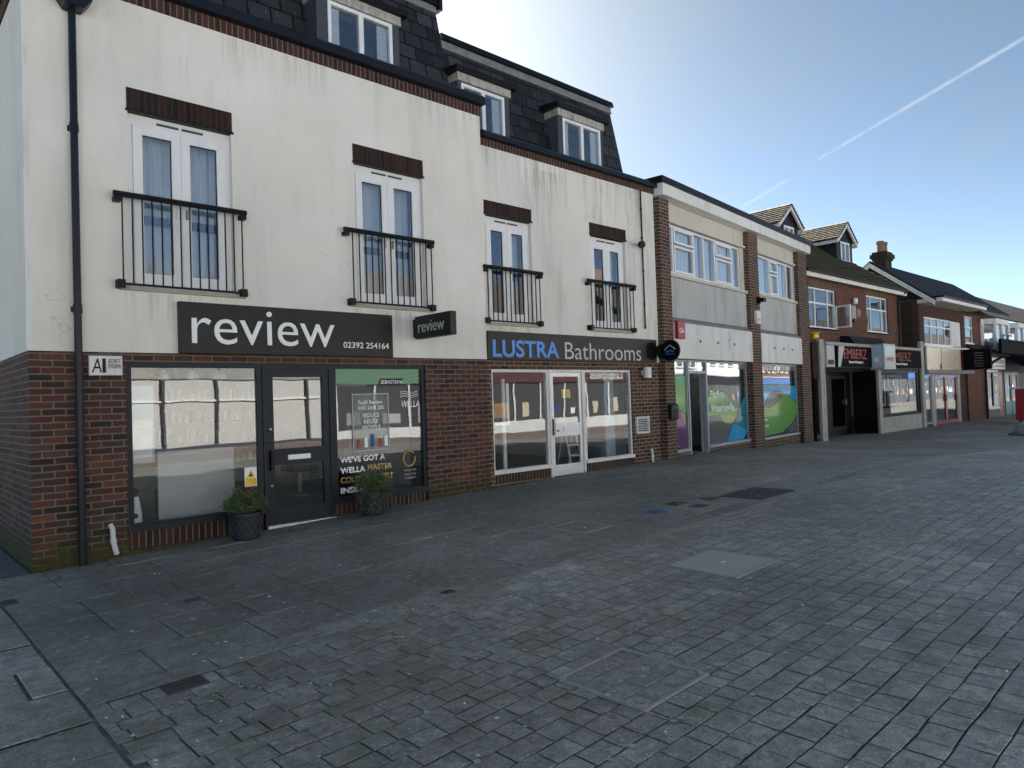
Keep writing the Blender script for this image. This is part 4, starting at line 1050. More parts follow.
k = b3(); k.face([(1.2, .75, -1.46), (4.0, .75, -1.46), (4.0, .75, .69), (1.2, .75, .69)]) if False else None
t = thing('reception_partition', tuple(F3 @ Vector((1.9, 2.2, -1.47))), 'dark partition just inside the open office door', 'partition')
b = b3(); b.box(.9, 3.2, 2.2, 2.3, -1.46, .68); b.build('panel', 'interior black', t)
t = thing('side_table', tuple(F3 @ Vector((1.85, .75, -1.47))), 'small pale table inside the open office doorway', 'table')
b = b3(); b.box(1.55, 2.2, .6, .95, -.72, -.68); b.build('table_top', 'letter grey', t)
b = b3(); b.tube([(1.87, .78, -1.46), (1.87, .78, -.72)], .025, 8); b.build('leg', 'steel', t)
def vinyl(parent, pts, y, mat): 
    y = .187 - y; v = b3(); v.prism(pts, 'y', y, y + .002); return v.build('window_graphic', mat, parent)
def arc(cx, cz, r, a0, a1, n=14): return [(cx + r * math.cos(R(a0 + (a1 - a0) * i / n)), cz + r * math.sin(R(a0 + (a1 - a0) * i / n))) for i in range(n + 1)]
def clip(pts, x0, x1, z0, z1):
    return [(min(max(x, x0), x1), min(max(z, z0), z1)) for x, z in pts]
# left pane: green over purple over grey
vinyl(S1, [(.52, .02), (.52, .32), (.75, .38), (1.31, .40), (1.31, -.45), (.9, -.32), (.62, -.1)], .100, 'vinyl green')
vinyl(S1, [(.52, -.42), (.62, -.25), (.90, -.33), (1.1, -.5), (1.31, -.85), (1.31, -1.2), (.95, -1.2), (.52, -.72)], .103, 'vinyl purple')
vinyl(S1, [(.52, -.74), (.94, -1.2), (.52, -1.24)], .106, 'vinyl grey')
vinyl(S2, [(2.41, .05), (2.9, .15), (3.3, .0), (3.9, -.25), (4.15, -.62), (3.1, -.56), (2.41, -.55)], .100, 'vinyl green')
vinyl(S2, [(4.15, -.62), (4.4, -.3), (4.77, -.05), (4.77, -.62)], .103, 'vinyl teal')
vinyl(S2, [(3.1, -.56), (4.15, -.62), (3.85, -.80), (3.3, -.75)], .106, 'vinyl pale')
vinyl(S2, [(2.41, -.56), (3.1, -.57), (3.3, -.76), (3.84, -.81), (3.45, -1.24), (2.41, -1.24)], .109, 'vinyl grey')
vinyl(S2, [(3.86, -.80), (4.77, -1.02), (4.5, -1.24), (3.47, -1.24)], .112, 'vinyl blue')
vinyl(S2, [(3.86, -.80), (4.16, -.625), (4.77, -.625), (4.77, -1.01)], .115, 'vinyl teal')
text("FitzRoy", 'window_lettering', 'letter white', S2, tuple(F3 @ Vector((2.55, .064, -.16))), F3.to_3x3() @ Vector(UX), UZ, width=.78, height=.22, depth=.003, bold=.01)
text("Waterlooville", 'window_lettering', 'letter white', S2, tuple(F3 @ Vector((2.55, .064, -.47))), F3.to_3x3() @ Vector(UX), UZ, width=1.36, height=.2, depth=.003, bold=.01)
vinyl(S3, [(5.58, .14), (8.65, .14), (8.65, -.35)] + [(8.0, -.18), (7.3, .0), (6.9, .02), (6.4, -.1), (5.9, -.45), (5.58, -.62)], .100, 'vinyl blue')
vinyl(S3, [(5.9, -.455)] + [(6.4, -.105), (6.9, .015), (7.3, -.005), (7.6, -.085)] + [(7.0, -.35), (6.4, -.46)], .103, 'vinyl grey')
vinyl(S3, [(5.58, -.63), (5.9, -.46), (6.4, -.465), (7.0, -.355), (7.6, -.09), (8.3, -.27), (8.65, -.40), (8.65, -.70), (8.2, -.98), (7.4, -1.22), (5.58, -1.27)], .106, 'vinyl green')
vinyl(S3, [(8.65, -.71), (8.2, -.99), (7.5, -1.21), (8.65, -1.27)], .109, 'vinyl grey')
text("Supporting", 'window_lettering', 'letter white', S3, tuple(F3 @ Vector((5.66, .064, -.86))), F3.to_3x3() @ Vector(UX), UZ, width=.55, height=.10, depth=.003)
text("people", 'window_lettering', 'letter white', S3, tuple(F3 @ Vector((5.66, .064, -1.02))), F3.to_3x3() @ Vector(UX), UZ, width=.6, height=.09, depth=.003)
t = thing('alarm_box', tuple(F3 @ Vector((.62, -.15, 1.25))), 'red alarm box with white letters on the corner of the blank fascia', 'alarm box')
b = b3(); b.box(.50, .84, -.20, -.118, 1.22, 1.62); b.build('box', 'sign red', t, bevel=.01)
text("CIA", 'lettering', 'letter white', t, tuple(F3 @ Vector((.56, -.202, 1.35))), F3.to_3x3() @ Vector(UX), UZ, width=.2, height=.11, depth=.003, bold=.02)
t = thing('alarm_box', tuple(F3 @ Vector((5.1, -.16, 1.2))), 'cream alarm box on the middle brick pier', 'alarm box')
b = b3(); b.box(5.06, 5.34, -.19, -.102, 1.82, 2.18); b.build('box', 'white paint', t, bevel=.01)
b = b3(); b.box(5.13, 5.27, -.21, -.192, 1.9, 1.96); b.build('strobe', 'dim white', t)
t = thing('floodlight', tuple(F3 @ Vector((5.3, -.2, 2.3))), 'small black floodlight on the middle brick pier', 'light')
b = b3(); b.box(5.24, 5.42, -.32, -.2, 2.42, 2.52); b.build('head', 'black metal', t)
b = b3(); b.box(5.30, 5.35, -.2, -.102, 2.38, 2.56); b.build('bracket', 'black metal', t)
t = thing('pillar_pipe', tuple(F3 @ Vector((8.72, 0, -1.6))), 'thin dark pipe on the foot of the third brick pier', 'pipe')
b = b3(); b.tube([(8.70, -.03, -1.65), (8.70, -.03, -1.25)], .02, 6); b.build('pipe', 'black metal', t)

# ------------------------------------------------------------------ brick building with gabled dormers
def tiled(name, mat, parent, p00, p10, p11, p01, n, th=.05, lip=.035):
    """roof slope as n overlapping courses: p00-p10 eave edge, p01-p11 top edge"""
    p00, p10, p11, p01 = [Vector(p) for p in (p00, p10, p11, p01)]
    nr = (p10 - p00).cross(p01 - p00).normalized()
    m = MB()
    for i in range(n):
        a, c_ = i / n, (i + 1.25) / n if i < n - 1 else 1
        q = [p00.lerp(p01, a) + nr * lip, p10.lerp(p11, a) + nr * lip, p10.lerp(p11, c_) + nr * .004, p00.lerp(p01, c_) + nr * .004]
        m.face(q)
        lo = [p00.lerp(p01, a) - nr * .01, p10.lerp(p11, a) - nr * .01]
        m.face([lo[0], lo[1], q[1], q[0]])
        m.face([lo[0], q[0], q[3]]); m.face([lo[1], q[2], q[1]])
    m.face([p00 - nr * th, p01 - nr * th, p11 - nr * th, p10 - nr * th])
    return m.build(name, mat, parent)
E_ = thing('brick_building', (25.5, 4, -1.7), 'orange brick building with mossy tiled roof, two gabled dormers and dark shopfront', 'building')
EY = 1.35
m = MB(); m.wall(20.95, 29.85, 1.5, 3.75, EY, EY + .25, [(21.65, 23.82, 2.06, 3.42), (26.5, 28.68, 2.1, 3.5)]); m.build('brick_wall', 'orange brick', E_)
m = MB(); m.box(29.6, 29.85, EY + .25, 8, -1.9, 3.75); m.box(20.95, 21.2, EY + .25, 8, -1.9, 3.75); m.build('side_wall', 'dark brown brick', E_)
for (a, c_, z) in ((21.6, 23.87, 3.42), (26.45, 28.73, 3.5)):
    m = MB(); m.box(a, c_, EY - .012, EY + .1, z + .003, z + .22); m.build('lintel', 'lintel brick', E_)
m = MB(); m.box(20.9, 30.0, 1.06, 1.12, 3.66, 3.82); m.build('eaves_board', 'white paint', E_)
m = MB(); m.box(20.9, 29.95, 1.12, EY + .2, 3.755, 3.80); m.build('soffit', 'white paint', E_)
m = MB(); m.tube([(20.9, 1.02, 3.84), (30.0, 1.02, 3.84)], .05, 8); m.build('gutter', 'black metal', E_)
tiled('roof_slope', 'moss tile', E_, (20.95, 1.02, 3.86), (30.05, 1.02, 3.86), (26.0, 4.9, 7.0), (20.95, 4.9, 7.0), 22)
tiled('hip_slope', 'moss tile', E_, (30.05, 1.02, 3.86), (30.05, 8.8, 3.86), (26.0, 4.95, 7.0), (26.0, 4.9, 7.0), 22)
tiled('rear_slope', 'moss tile', E_, (30.05, 8.8, 3.86), (20.95, 8.8, 3.86), (20.95, 4.9, 7.0), (26.0, 4.9, 7.0), 6)
def gable_dormer(x0, x1, yf, zb, ze, za, yb, w):
    xm = (x0 + x1) / 2
    m = MB(); m.wall(x0 + .12, x1 - .12, zb, ze, yf, yf + .1, [w]); m.prism([(x0 + .12, ze), (x1 - .12, ze), (xm, za - .12)], 'y', yf, yf + .1)
    m.box(x0 + .12, x0 + .2, yf + .1, yb - .6, zb, ze); m.box(x1 - .2, x1 - .12, yf + .1, yb - .6, zb, ze)
    d = m.build('dormer', 'weatherboard', E_)
    tiled('dormer_roof', 'lichen tile', d, (x0 - .08, yb, ze - .08), (x0 - .08, yf - .18, ze - .08), (xm, yf - .18, za), (xm, yb, za), 8, lip=.045)
    tiled('dormer_roof', 'lichen tile', d, (x1 + .08, yf - .18, ze - .08), (x1 + .08, yb, ze - .08), (xm, yb, za), (xm, yf - .18, za), 8, lip=.045)
    for s_, xx in ((1, x0 - .08), (-1, x1 + .08)):
        v = MB(); q = [(xx, ze - .12), (xm, za - .04), (xm, za - .20), (xx + s_ * .02, ze - .26)]; v.prism(q, 'y', yf - .16, yf - .10); v.build('bargeboard', 'white paint', d)
        v = MB(); v.box(min(xx, xx + s_ * .1), max(xx, xx + s_ * .1), yf - .1, yb - .3, ze - .26, ze - .14); v.build('eaves_board', 'white paint', d)
    f = MB(); bars(f, *w, yf - .02, yf + .06, .07); f.box((w[0] + w[1]) / 2 - .035, (w[0] + w[1]) / 2 + .035, yf - .018, yf + .058, w[2] + .07, w[3] - .07); f.build('window_frame', 'upvc', d)
    p = MB(); p.box(w[0] + .07, w[1] - .07, yf + .02, yf + .028, w[2] + .07, w[3] - .07); p.build('window_pane', 'home glass', d)
    k = MB(); k.room(w[0], w[1], yf + .11, yf + 1.0, w[2], w[3], 0, 0); k.build('room_lining', 'net curtain', d)
gable_dormer(21.95, 23.68, 2.5, 4.95, 5.86, 6.55, 4.9, (22.5, 23.25, 5.2, 5.78))
gable_dormer(26.75, 28.5, 2.5, 4.9, 5.95, 6.62, 4.9, (27.25, 28.1, 5.02, 5.82))
def grid_window(bld, x0, x1, z0, z1, y, cols, top, mat='upvc', gl='far glass', openc=None, curt=True):
    f = MB(); bars(f, x0, x1, z0, z1, y, y + .07, .06)
    zt = z1 - (z1 - z0) * top; s = (x1 - x0) / sum(cols); xx = x0; edges = []
    f.box(x0 + .06, x1 - .06, y + .001, y + .069, zt - .03, zt + .03)
    for i, w in enumerate(cols):
        if i:
            f.box(xx - .03, xx + .03, y + .001, y + .069, z0 + .06, zt - .03); f.box(xx - .03, xx + .03, y + .001, y + .069, zt + .03, z1 - .06)
        edges.append((xx, xx + w * s)); xx += w * s
    f.box(x0 - .05, x1 + .05, y - .06, y + .02, z0 - .05, z0 + .02)
    o = f.build('window', mat, bld)
    for i, (a, c_) in enumerate(edges):
        p = MB(); p.box(a + .03, c_ - .03, y + .03, y + .038, zt + .03, z1 - .06); p.build('pane', gl, o)
        if i != openc:
            p = MB(); p.box(a + .03, c_ - .03, y + .03, y + .038, z0 + .06, zt - .03); p.build('pane', gl, o)
        else:
            FR = Matrix.Translation((c_ - .01, y - .01, 0)) @ Matrix.Rotation(R(-100), 4, 'Z')
            p = MB(FR); bars(p, 0, c_ - a - .02, z0 + .04, zt - .02, -.02, .03, .055); p.build('open_casement', mat, o)
            p = MB(FR); p.box(.055, c_ - a - .075, .0, .008, z0 + .1, zt - .08); p.build('pane', gl, o)
    if curt:
        k = MB(); k.room(x0 + .02, x1 - .02, y + .1, y + 1.4, z0, z1, 0, 0); k.build('room_lining', 'interior wall', o)
    return o
grid_window(E_, 21.65, 23.82, 2.06, 3.42, EY + .06, [.8, 1.35, .8], .38, openc=2)
grid_window(E_, 26.5, 28.68, 2.1, 3.5, EY + .06, [.65, 1.3, .65], .36)
# shopfront
for (a, c_, z1, yb) in ((21.36, 21.72, 1.62, 1.02), (26.22, 26.52, .66, 1.02), (30.95, 31.3, 1.84, 1.05)):
    m = MB(); m.box(a, c_, .93, yb, gz(a) - .2, z1); m.build('pilaster', 'grimy white', E_)
m = MB(); m.box(21.75, 25.62, .97, 1.35, .70, 1.44); m.box(25.62, 30.9, .97, 1.35, .66, 1.44); m.build('fascia_backing', 'interior dark', E_)
m = MB(); m.box(21.75, 30.9, .88, 1.345, 1.445, 1.545); m.build('fascia_capping', 'grimy white', E_)
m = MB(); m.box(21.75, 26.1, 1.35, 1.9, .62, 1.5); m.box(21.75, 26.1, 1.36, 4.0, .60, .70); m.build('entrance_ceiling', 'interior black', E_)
m = MB(); m.box(26.55, 30.9, .98, 1.2, gz(28) - .2, -1.1); m.build('stall_riser', 'grimy white', E_)
o = shop_window(E_, 26.57, 30.62, -1.1, .64, 1.0, 'black metal', .09, 'far glass')
m = MB(); m.box(30.62, 30.9, 1.0, 1.2, -1.1, .66); m.build('window_end_panel', 'board black', E_)
m = MB(); m.room(26.6, 30.8, 1.1, 3.6, -1.08, .62, 0, 0); m.build('window_bay', 'interior wall', E_)
for i, (a, c_) in enumerate(((26.9, 27.25), (27.5, 28.6), (28.9, 29.8), (30.0, 30.4))):
    t = thing('fire_surround', ((a + c_) / 2, 1.57, -.8), ['narrow white display frame at the left end of the red lettered shop window', 'widest white display frame in the red lettered shop window', 'white display frame right of the widest in the red lettered shop window', 'small white display frame at the right end of the red lettered shop window'][i], 'frame', 'display frames in the red lettered shop window')
    m = MB(); bars(m, a, c_, -.75, .48, 1.55, 1.6, .09); m.build('surround', 'white paint', t)
    m = MB(); m.box(a + .09, c_ - .09, 1.565, 1.59, -.66, .39); m.build('back_panel', 'interior dark', t)
b = MB(); b.box(26.9, 30.3, 1.2, 1.5, -1.07, -.82); tag(b.build('window_display', 'sign cream'), 'pale cream display shelf along the bottom of the red lettered shop window', 'shelf')
# recessed entrance
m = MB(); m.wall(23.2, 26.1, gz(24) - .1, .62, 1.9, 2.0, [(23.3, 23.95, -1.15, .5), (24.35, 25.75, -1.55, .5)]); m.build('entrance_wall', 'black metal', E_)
o = shop_window(E_, 23.3, 23.95, -1.15, .5, 1.91, 'black metal', .06, 'far glass', sill=False, name='side_light')
d = MB(); bars(d, 24.37, 25.73, -1.62, .48, 1.92, 1.97, .12, .25); D = d.build('door', 'interior black', E_); pane(D, 24.49, 25.61, 1.94, -1.37, .36, 'far glass')
h = MB(); h.box(25.62, 25.68, 1.86, 1.92, -.6, -.4); h.build('handle', 'steel', D)
FR = Matrix.Translation((21.75, 1.02, 0)) @ Matrix.Rotation(math.atan2(.88, 1.45), 4, 'Z')
m = MB(FR); bars(m, 0, 1.69, -1.55, .62, 0, .07, .07); m.box(0, 1.69, -.03, .07, -1.85, -1.55); o = m.build('angled_window', 'black metal', E_)
m = MB(FR); m.box(.07, 1.62, .03, .038, -1.48, .55); m.build('pane', 'far glass', o)
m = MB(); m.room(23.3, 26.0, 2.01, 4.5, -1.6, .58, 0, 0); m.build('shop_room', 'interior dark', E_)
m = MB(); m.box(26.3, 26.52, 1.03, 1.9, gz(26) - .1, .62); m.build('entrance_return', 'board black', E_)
m = MB(); m.box(21.2, 21.3, 1.1, 2.4, gz(21) - .1, 1.5); m.build('entrance_side_wall', 'board black', E_)
# signs of that shop
t = thing('shop_sign', (23.7, .9, .7), 'left black fascia sign with bright red lettering and white script below', 'shop sign', 'red lettered shop signs')
b = MB(); b.box(22.6, 25.58, .90, .968, .73, 1.44); b.build('board', 'board black', t)
text("EMBERZ", 'lettering', 'letter red', t, (23.15, .898, 1.02), UX, UZ, width=1.95, height=.33, depth=.01, bold=-.004)
text("Stoves & Fireplaces", 'lettering', 'letter white', t, (23.55, .898, .84), UX, UZ, width=1.2, height=.11, depth=.006, bold=.02)
b = MB(); b.prism([(22.65, .735), (22.85, .735), (23.2, 1.435), (22.75, 1.435)], 'y', .893, .899); b.build('painted_reflection', 'dim white', t)  # slanting reflection on the black board, painted as a pale shape
t = thing('shop_sign', (22.2, .9, .7), 'small pale sign panel beside the left pillar of the red lettered shop', 'shop sign')
b = MB(); b.box(21.80, 22.40, .90, .968, .73, 1.43); b.build('board', 'dim white', t)
b = MB(); b.box(21.87, 22.33, .893, .899, .80, .96); b.build('text_panel', 'interior dark', t)
t = thing('shop_sign', (29, .9, .7), 'right black fascia sign with faded red lettering over the display window', 'shop sign', 'red lettered shop signs')
b = MB(); b.box(27.3, 30.85, .90, .968, .73, 1.42); b.build('board', 'board black', t)
text("EMBERZ", 'lettering', 'faded red', t, (27.6, .898, 1.0), UX, UZ, width=2.0, height=.33, depth=.01, bold=-.004)
text("Stoves & Fireplaces", 'lettering', 'letter white', t, (28.0, .898, .82), UX, UZ, width=1.2, height=.11, depth=.006, bold=.02)
t = thing('projecting_sign', (26.1, .7, .65), 'grey projecting box sign between the two red lettered signs', 'shop sign')
b = MB(); b.box(25.60, 26.75, .50, .965, .64, 1.56); b.build('box', 'grey frame', t)
b = MB(); b.box(25.585, 25.597, .56, .93, .70, 1.50); b.box(25.66, 26.69, .488, .498, 1.1, 1.50); b.build('picture_panel', 'pale blue panel', t)
b = MB(); b.box(25.66, 26.69, .488, .498, .70, 1.095); b.build('lower_panel', 'dim white', t)
text("e", 'lettering', 'letter white', t, (25.584, .84, .90), (0, -1, 0), UZ, width=.18, height=.18, depth=.004, bold=.03)
text("EMBERZ", 'lettering', 'letter red', t, (25.85, .486, .95), UX, UZ, width=.7, height=.12, depth=.004)
t = thing('fascia_panel', (21.1, 1.0, .3), 'dark brown board over the narrow doorway between the brick pier and white pillar', 'panel')
b = MB(); b.box(20.9, 21.31, .96, 1.02, .35, 1.52); b.build('board', 'dark timber', t)
b = MB(); b.box(20.9, 21.31, .94, .958, 1.46, 1.52); b.build('top_trim', 'dark timber', t)
t = thing('side_door', (21.1, 1.3, -1.65), 'dark narrow doorway with a pale frame left of the red lettered shop', 'door')
b = MB(); b.box(20.9, 21.31, 1.3, 1.34, -1.8, .35); b.build('leaf', 'interior black', t)
b = MB(); b.box(20.98, 21.04, 1.1, 1.16, -1.75, .35); b.build('frame', 'dim white', t)
t = thing('alarm_box', (21.55, 1.1, 1.65), 'small bright yellow box on top of the white pillar', 'box')
b = MB(); b.box(21.2, 21.5, .98, 1.12, 1.63, 1.80); b.build('box', 'yellow paint', t, bevel=.04)
b = MB(); b.box(21.16, 21.54, .96, 1.14, 1.802, 1.84); b.build('lid', 'yellow paint', t, bevel=.015)
t = thing('wall_lantern', (25.2, 1.2, 2.5), 'cream wall plaque with a white globe lamp between the two upper windows', 'light')
b = MB(); b.box(25.03, 25.42, EY - .05, EY - .003, 2.5, 3.0); b.build('plaque', 'stone', t, bevel=.03)
b = MB(); b.lathe(25.22, EY - .1, [(0, 3.03), (.06, 3.04), (.09, 3.12), (.08, 3.24), (0, 3.26)], 14); b.build('globe', 'letter white', t)
b = MB(); b.box(25.18, 25.28, EY - .05, EY - .003, 2.38, 2.54); b.build('bracket', 'black metal', t)
for (a, lab) in ((24.55, 'left of the plaque'), (25.62, 'right of the plaque')):
    t = thing('air_brick', (a + .15, EY, 2.6), 'grey square air brick in the orange wall ' + lab, 'vent', 'air bricks by the plaque')
    b = MB(); b.box(a, a + .3, EY - .01, EY + .01, 2.62, 2.9); b.build('grille', 'lead', t)
t = thing('drainpipe', (29.6, 1.25, 1.5), 'dark drainpipe down the right end of the orange brick wall', 'drainpipe')
b = MB(); b.tube([(29.75, 1.02, 3.82), (29.72, 1.2, 3.62), (29.70, 1.28, 3.5), (29.70, 1.28, 1.56)], .045, 8); b.build('pipe', 'black metal', t)
b = MB(); b.tube([(29.70, 1.28, 2.6), (29.70, 1.28, 2.68)], .055, 8); b.build('bracket', 'black metal', t)
t = thing('awning_box', (24.5, 1.1, 1.55), 'dark folded awning box on top of the red lettered shop fascia', 'awning')
b = MB(); b.prism([(.85, 1.55), (1.34, 1.55), (1.34, 1.85), (1.05, 1.82)], 'x', 24.0, 27.0); b.build('cover', 'black metal', t)

# ------------------------------------------------------------------ gabled brick building with flat canopy
G = thing('brick_building', (35, 4, -1.7), 'dark brick building with slate gable roof, chimney and projecting flat canopy', 'building')
GY = .97
m = MB(); m.wall(31.0, 37.2, 1.5, 3.5, GY, GY + .25, [(31.62, 36.75, 1.74, 2.92)]); m.build('brick_wall', 'dark brown brick', G)
m = MB(); m.wall(37.2, 40.1, 1.5, 3.5, GY + .01, GY + .25, [(37.45, 38.75, 1.98, 3.27)]); m.build('red_brick_wall', 'orange brick', G)
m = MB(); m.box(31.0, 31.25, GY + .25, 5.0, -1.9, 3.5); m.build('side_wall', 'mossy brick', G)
m = MB(); m.prism([(.60, 3.6), (2.74, 5.28), (4.9, 3.6)], 'x', 31.05, 31.25); m.build('gable', 'weatherboard', G)
def slab_slope(name, mat, parent, x0, x1, ya, za, yb, zb, th=.08):
    m = MB(); m.prism([(ya, za), (yb, zb), (yb, zb - th), (ya, za - th)], 'x', x0, x1); return m.build(name, mat, parent)
slab_slope('roof_slope', 'blue slate', G, 30.85, 42.5, .25, 3.52, 2.74, 5.46); slab_slope('rear_slope', 'blue slate', G, 30.85, 42.5, 5.2, 3.52, 2.745, 5.46)
for (ya, za, yb, zb) in ((.3, 3.47, 2.74, 5.37), (5.2, 3.44, 2.745, 5.37)):
    m = MB(); m.prism([(ya, za), (yb, zb), (yb, zb - .2), (ya, za - .2)], 'x', 30.78, 30.845); m.build('bargeboard', 'white paint', G)
m = MB(); m.box(30.95, 37.3, .10, GY, 3.42, 3.50); m.build('canopy_soffit', 'stone', G)
m = MB(); m.box(30.93, 37.35, .04, .098, 3.42, 3.56); m.box(30.90, 30.948, .098, GY, 3.42, 3.56)
m.build('canopy_fascia', 'white paint', G)
m = MB(); m.box(30.9, 37.4, -.02, GY, 3.562, 3.64); m.build('canopy_roof', 'black metal', G)
ch = MB(); ch.box(32.0, 32.75, 2.5, 3.0, 4.9, 5.62); ch.box(31.95, 32.8, 2.45, 3.05, 5.62, 5.72); ch.box(31.89, 32.86, 2.39, 3.11, 5.72, 5.90); ch.box(31.96, 32.79, 2.46, 3.04, 5.90, 6.0); CH = ch.build('chimney', 'mossy brick', G)
for xx in (32.16, 32.58):
    p = MB(); p.lathe(xx, 2.75, [(.16, 5.98), (.145, 6.36), (.175, 6.38), (.175, 6.48), (.11, 6.48), (.11, 6.1)], 12); p.build('chimney_pot', 'clay', CH)
o = grid_window(G, 31.62, 35.35, 1.74, 2.92, GY + .04, [1, 1, 1, .9], .32)
m = MB(); m.box(35.36, 36.74, GY + .03, GY + .1, 1.76, 2.9); m.build('white_panel', 'white panel', G)
grid_window(G, 37.45, 38.75, 1.98, 3.27, GY + .04, [1], .42)
m = MB(); m.box(31.40, 36.4, .93, 1.2, .66, 1.62); m.build('fascia_backing', 'interior dark', G)
m = MB(); m.box(31.38, 38.0, .80, 1.2, .50, .655); m.build('beam', 'lead', G)
m = MB(); m.box(31.38, 38.0, .85, 1.2, 1.625, 1.70); m.build('fascia_capping', 'white paint', G)
m = MB(); m.room(31.4, 36.3, 1.2, 3.2, gz(34), .5, 0, 0); m.build('shop_room', 'interior wall', G)
m = MB(); m.box(36.3, 37.3, 1.0, 1.25, -1.9, .5); m.build('pier', 'dark brown brick', G)
m = MB(); m.box(37.3, 40.1, GY - .05, GY + .2, -1.9, 1.5); m.build('ground_floor_wall', 'orange brick', G)
m = MB(); m.prism([(.3, 1.42), (GY, 1.95), (GY, 1.5), (.3, 1.36)], 'x', 37.5, 42.5); m.build('lean_to_roof', 'brown slate', G)
def red_door(x0, x1):
    f = MB(); bars(f, x0, x1, gz(x0) + .02, .49, 1.0, 1.07, .13, .16); o = f.build('door', 'red paint', G); pane(o, x0 + .13, x1 - .13, 1.03, gz(x0) + .18, .36, 'far glass'); 
    h = MB(); h.box(x1 - .1, x1 - .04, .94, 1.0, -.7, -.4); h.build('handle', 'steel', o)
red_door(32.7, 34.25); red_door(34.25, 35.85)
shop_window(G, 31.45, 32.3, gz(32) + .1, .49, 1.0, 'grey frame', .08, 'far glass', sill=False)
MB().box(32.32, 32.68, .98, 1.2, -1.9, .49).build('door_post', 'grimy white', G); MB().box(35.87, 36.28, .98, 1.2, -1.9, .49).build('door_post', 'grimy white', G)
t = thing('shop_sign', (34, .9, .66), 'cream fascia sign over the red framed shop door', 'shop sign')
b = MB(); b.box(31.45, 36.1, .86, .928, .67, 1.61); b.build('board', 'sign cream', t)
b = MB(); b.box(33.3, 33.36, .85, .859, .68, 1.6); b.build('joint', 'wood', t)
b = MB(); b.tube([(33.2, .85, .82), (33.2, .86, .82)], .13, 16); b.build('roundel', 'sign black', t)
t = thing('projecting_sign', (36.6, .3, .6), 'black projecting sign with small white lines beside the cream fascia', 'shop sign')
b = MB(); b.box(36.45, 36.6, -.25, .85, .68, 1.62); b.build('box', 'board black', t)
for i in range(6):
    b = MB(); b.box(36.438, 36.449, .05, .4, .82 + i * .12, .843 + i * .12); b.build('text_line', 'lead', t)
b = MB(); b.box(36.48, 36.57, .85, .95, .95, 1.3); b.build('bracket', 'red paint', t)
t = thing('drainpipe', (40.5, .9, -1.7), 'black drainpipe with a swan neck at the end of the brick wall', 'drainpipe')
b = MB(); b.tube([(40.4, .2, 1.3), (40.2, .5, 1.1), (40.0, .82, .7), (40.0, .82, -1.75)], .06, 8); b.build('pipe', 'black metal', t)
b = MB(); b.tube([(40.0, .82, -.3), (40.0, .82, -.2)], .075, 8); b.build('bracket', 'black metal', t)
t = thing('wall_light', (39.9, .9, 3.0), 'small white lamp high on the red brick beside the bay', 'light')
b = MB(); b.box(39.75, 39.95, GY - .16, GY - .03, 2.95, 3.25); b.build('body', 'letter white', t, bevel=.04)
b = MB(); b.box(39.8, 39.9, GY - .03, GY - .003, 3.05, 3.2); b.build('mount', 'black metal', t)

# ------------------------------------------------------------------ far white building with bays
H = thing('bay_fronted_building', (46, 5, -1.7), 'white bay fronted building with brown tiled roof at the far end', 'building')
m = MB(); m.wall(40.75, 62, 1.6, 3.3, 1.2, 1.4); m.build('upper_wall', 'white panel', H)
slab_slope('roof_slope', 'brown slate', H, 36.0, 66.0, .75, 3.45, 4.2, 5.75); slab_slope('rear_slope', 'brown slate', H, 36.0, 66.0, 7.6, 3.45, 4.205, 5.75)
m = MB(); m.prism([(1.2, 3.3), (4.2, 5.5), (7.2, 3.3)], 'x', 41.0, 41.2); m.build('gable', 'brown brick', H)
def bay(x0, x1):
    m = MB(); m.prism([(x0, 1.2), (x0 + .35, .55), (x1 - .35, .55), (x1, 1.2)], 'z', 3.05, 3.32); bb = m.build('bay_window', 'white paint', H)
    m = MB(); m.prism([(x0, 1.2), (x0 + .35, .55), (x1 - .35, .55), (x1, 1.2)], 'z', 1.6, 1.85); m.build('bay_base', 'white paint', bb)
    for (px_, py_) in ((x0 + .05, 1.1), (x0 + .38, .62), (x1 - .38, .62), (x1 - .05, 1.1), ((x0 + x1) / 2, .62)):
        m = MB(); m.box(px_ - .09, px_ + .09, py_ - .05, py_ + .08, 1.85, 3.05); m.build('mullion', 'upvc', bb)
    for (p, q) in (((x0 + .1, 1.1), (x0 + .38, .66)), ((x0 + .4, .64), (x1 - .4, .64)), ((x1 - .38, .66), (x1 - .1, 1.1))):
        m = MB(); m.face([(*p, 1.85), (*q, 1.85), (*q, 3.05), (*p, 3.05)]); m.face([(q[0], q[1] + .01, 1.85), (p[0], p[1] + .01, 1.85), (p[0], p[1] + .01, 3.05), (q[0], q[1] + .01, 3.05)]); m.build('pane', 'far glass', bb)
bay(40.9, 44.2); bay(45.4, 48.8); bay(50, 53.5)
m = MB(); m.wall(40.75, 62, -1.9, 1.6, 1.0, 1.2, [(40.95, 43.0, -1.3, .7), (43.2, 43.8, -1.9, .6), (44.2, 47.2, -1.9, .6)]); m.build('ground_floor_wall', 'concrete', H)
m = MB(); m.room(40.9, 48, 1.2, 3.5, -1.8, 1.4, 0, 0); m.build('shop_room', 'interior dark', H)
o = shop_window(H, 40.95, 43.0, -1.3, .7, .98, 'white paint', .1, 'far glass')
p = MB(); p.box(41.9, 42.75, .96, .975, -1.15, .55); p.build('window_poster', 'pale blue panel', o)
p = MB(); p.box(42.05, 42.6, .945, .955, -.5, .4); p.build('poster_picture', 'vinyl green', o)
d = MB(); d.box(43.2, 43.8, 1.0, 1.06, -1.75, .6); d.build('door', 'red paint', H)
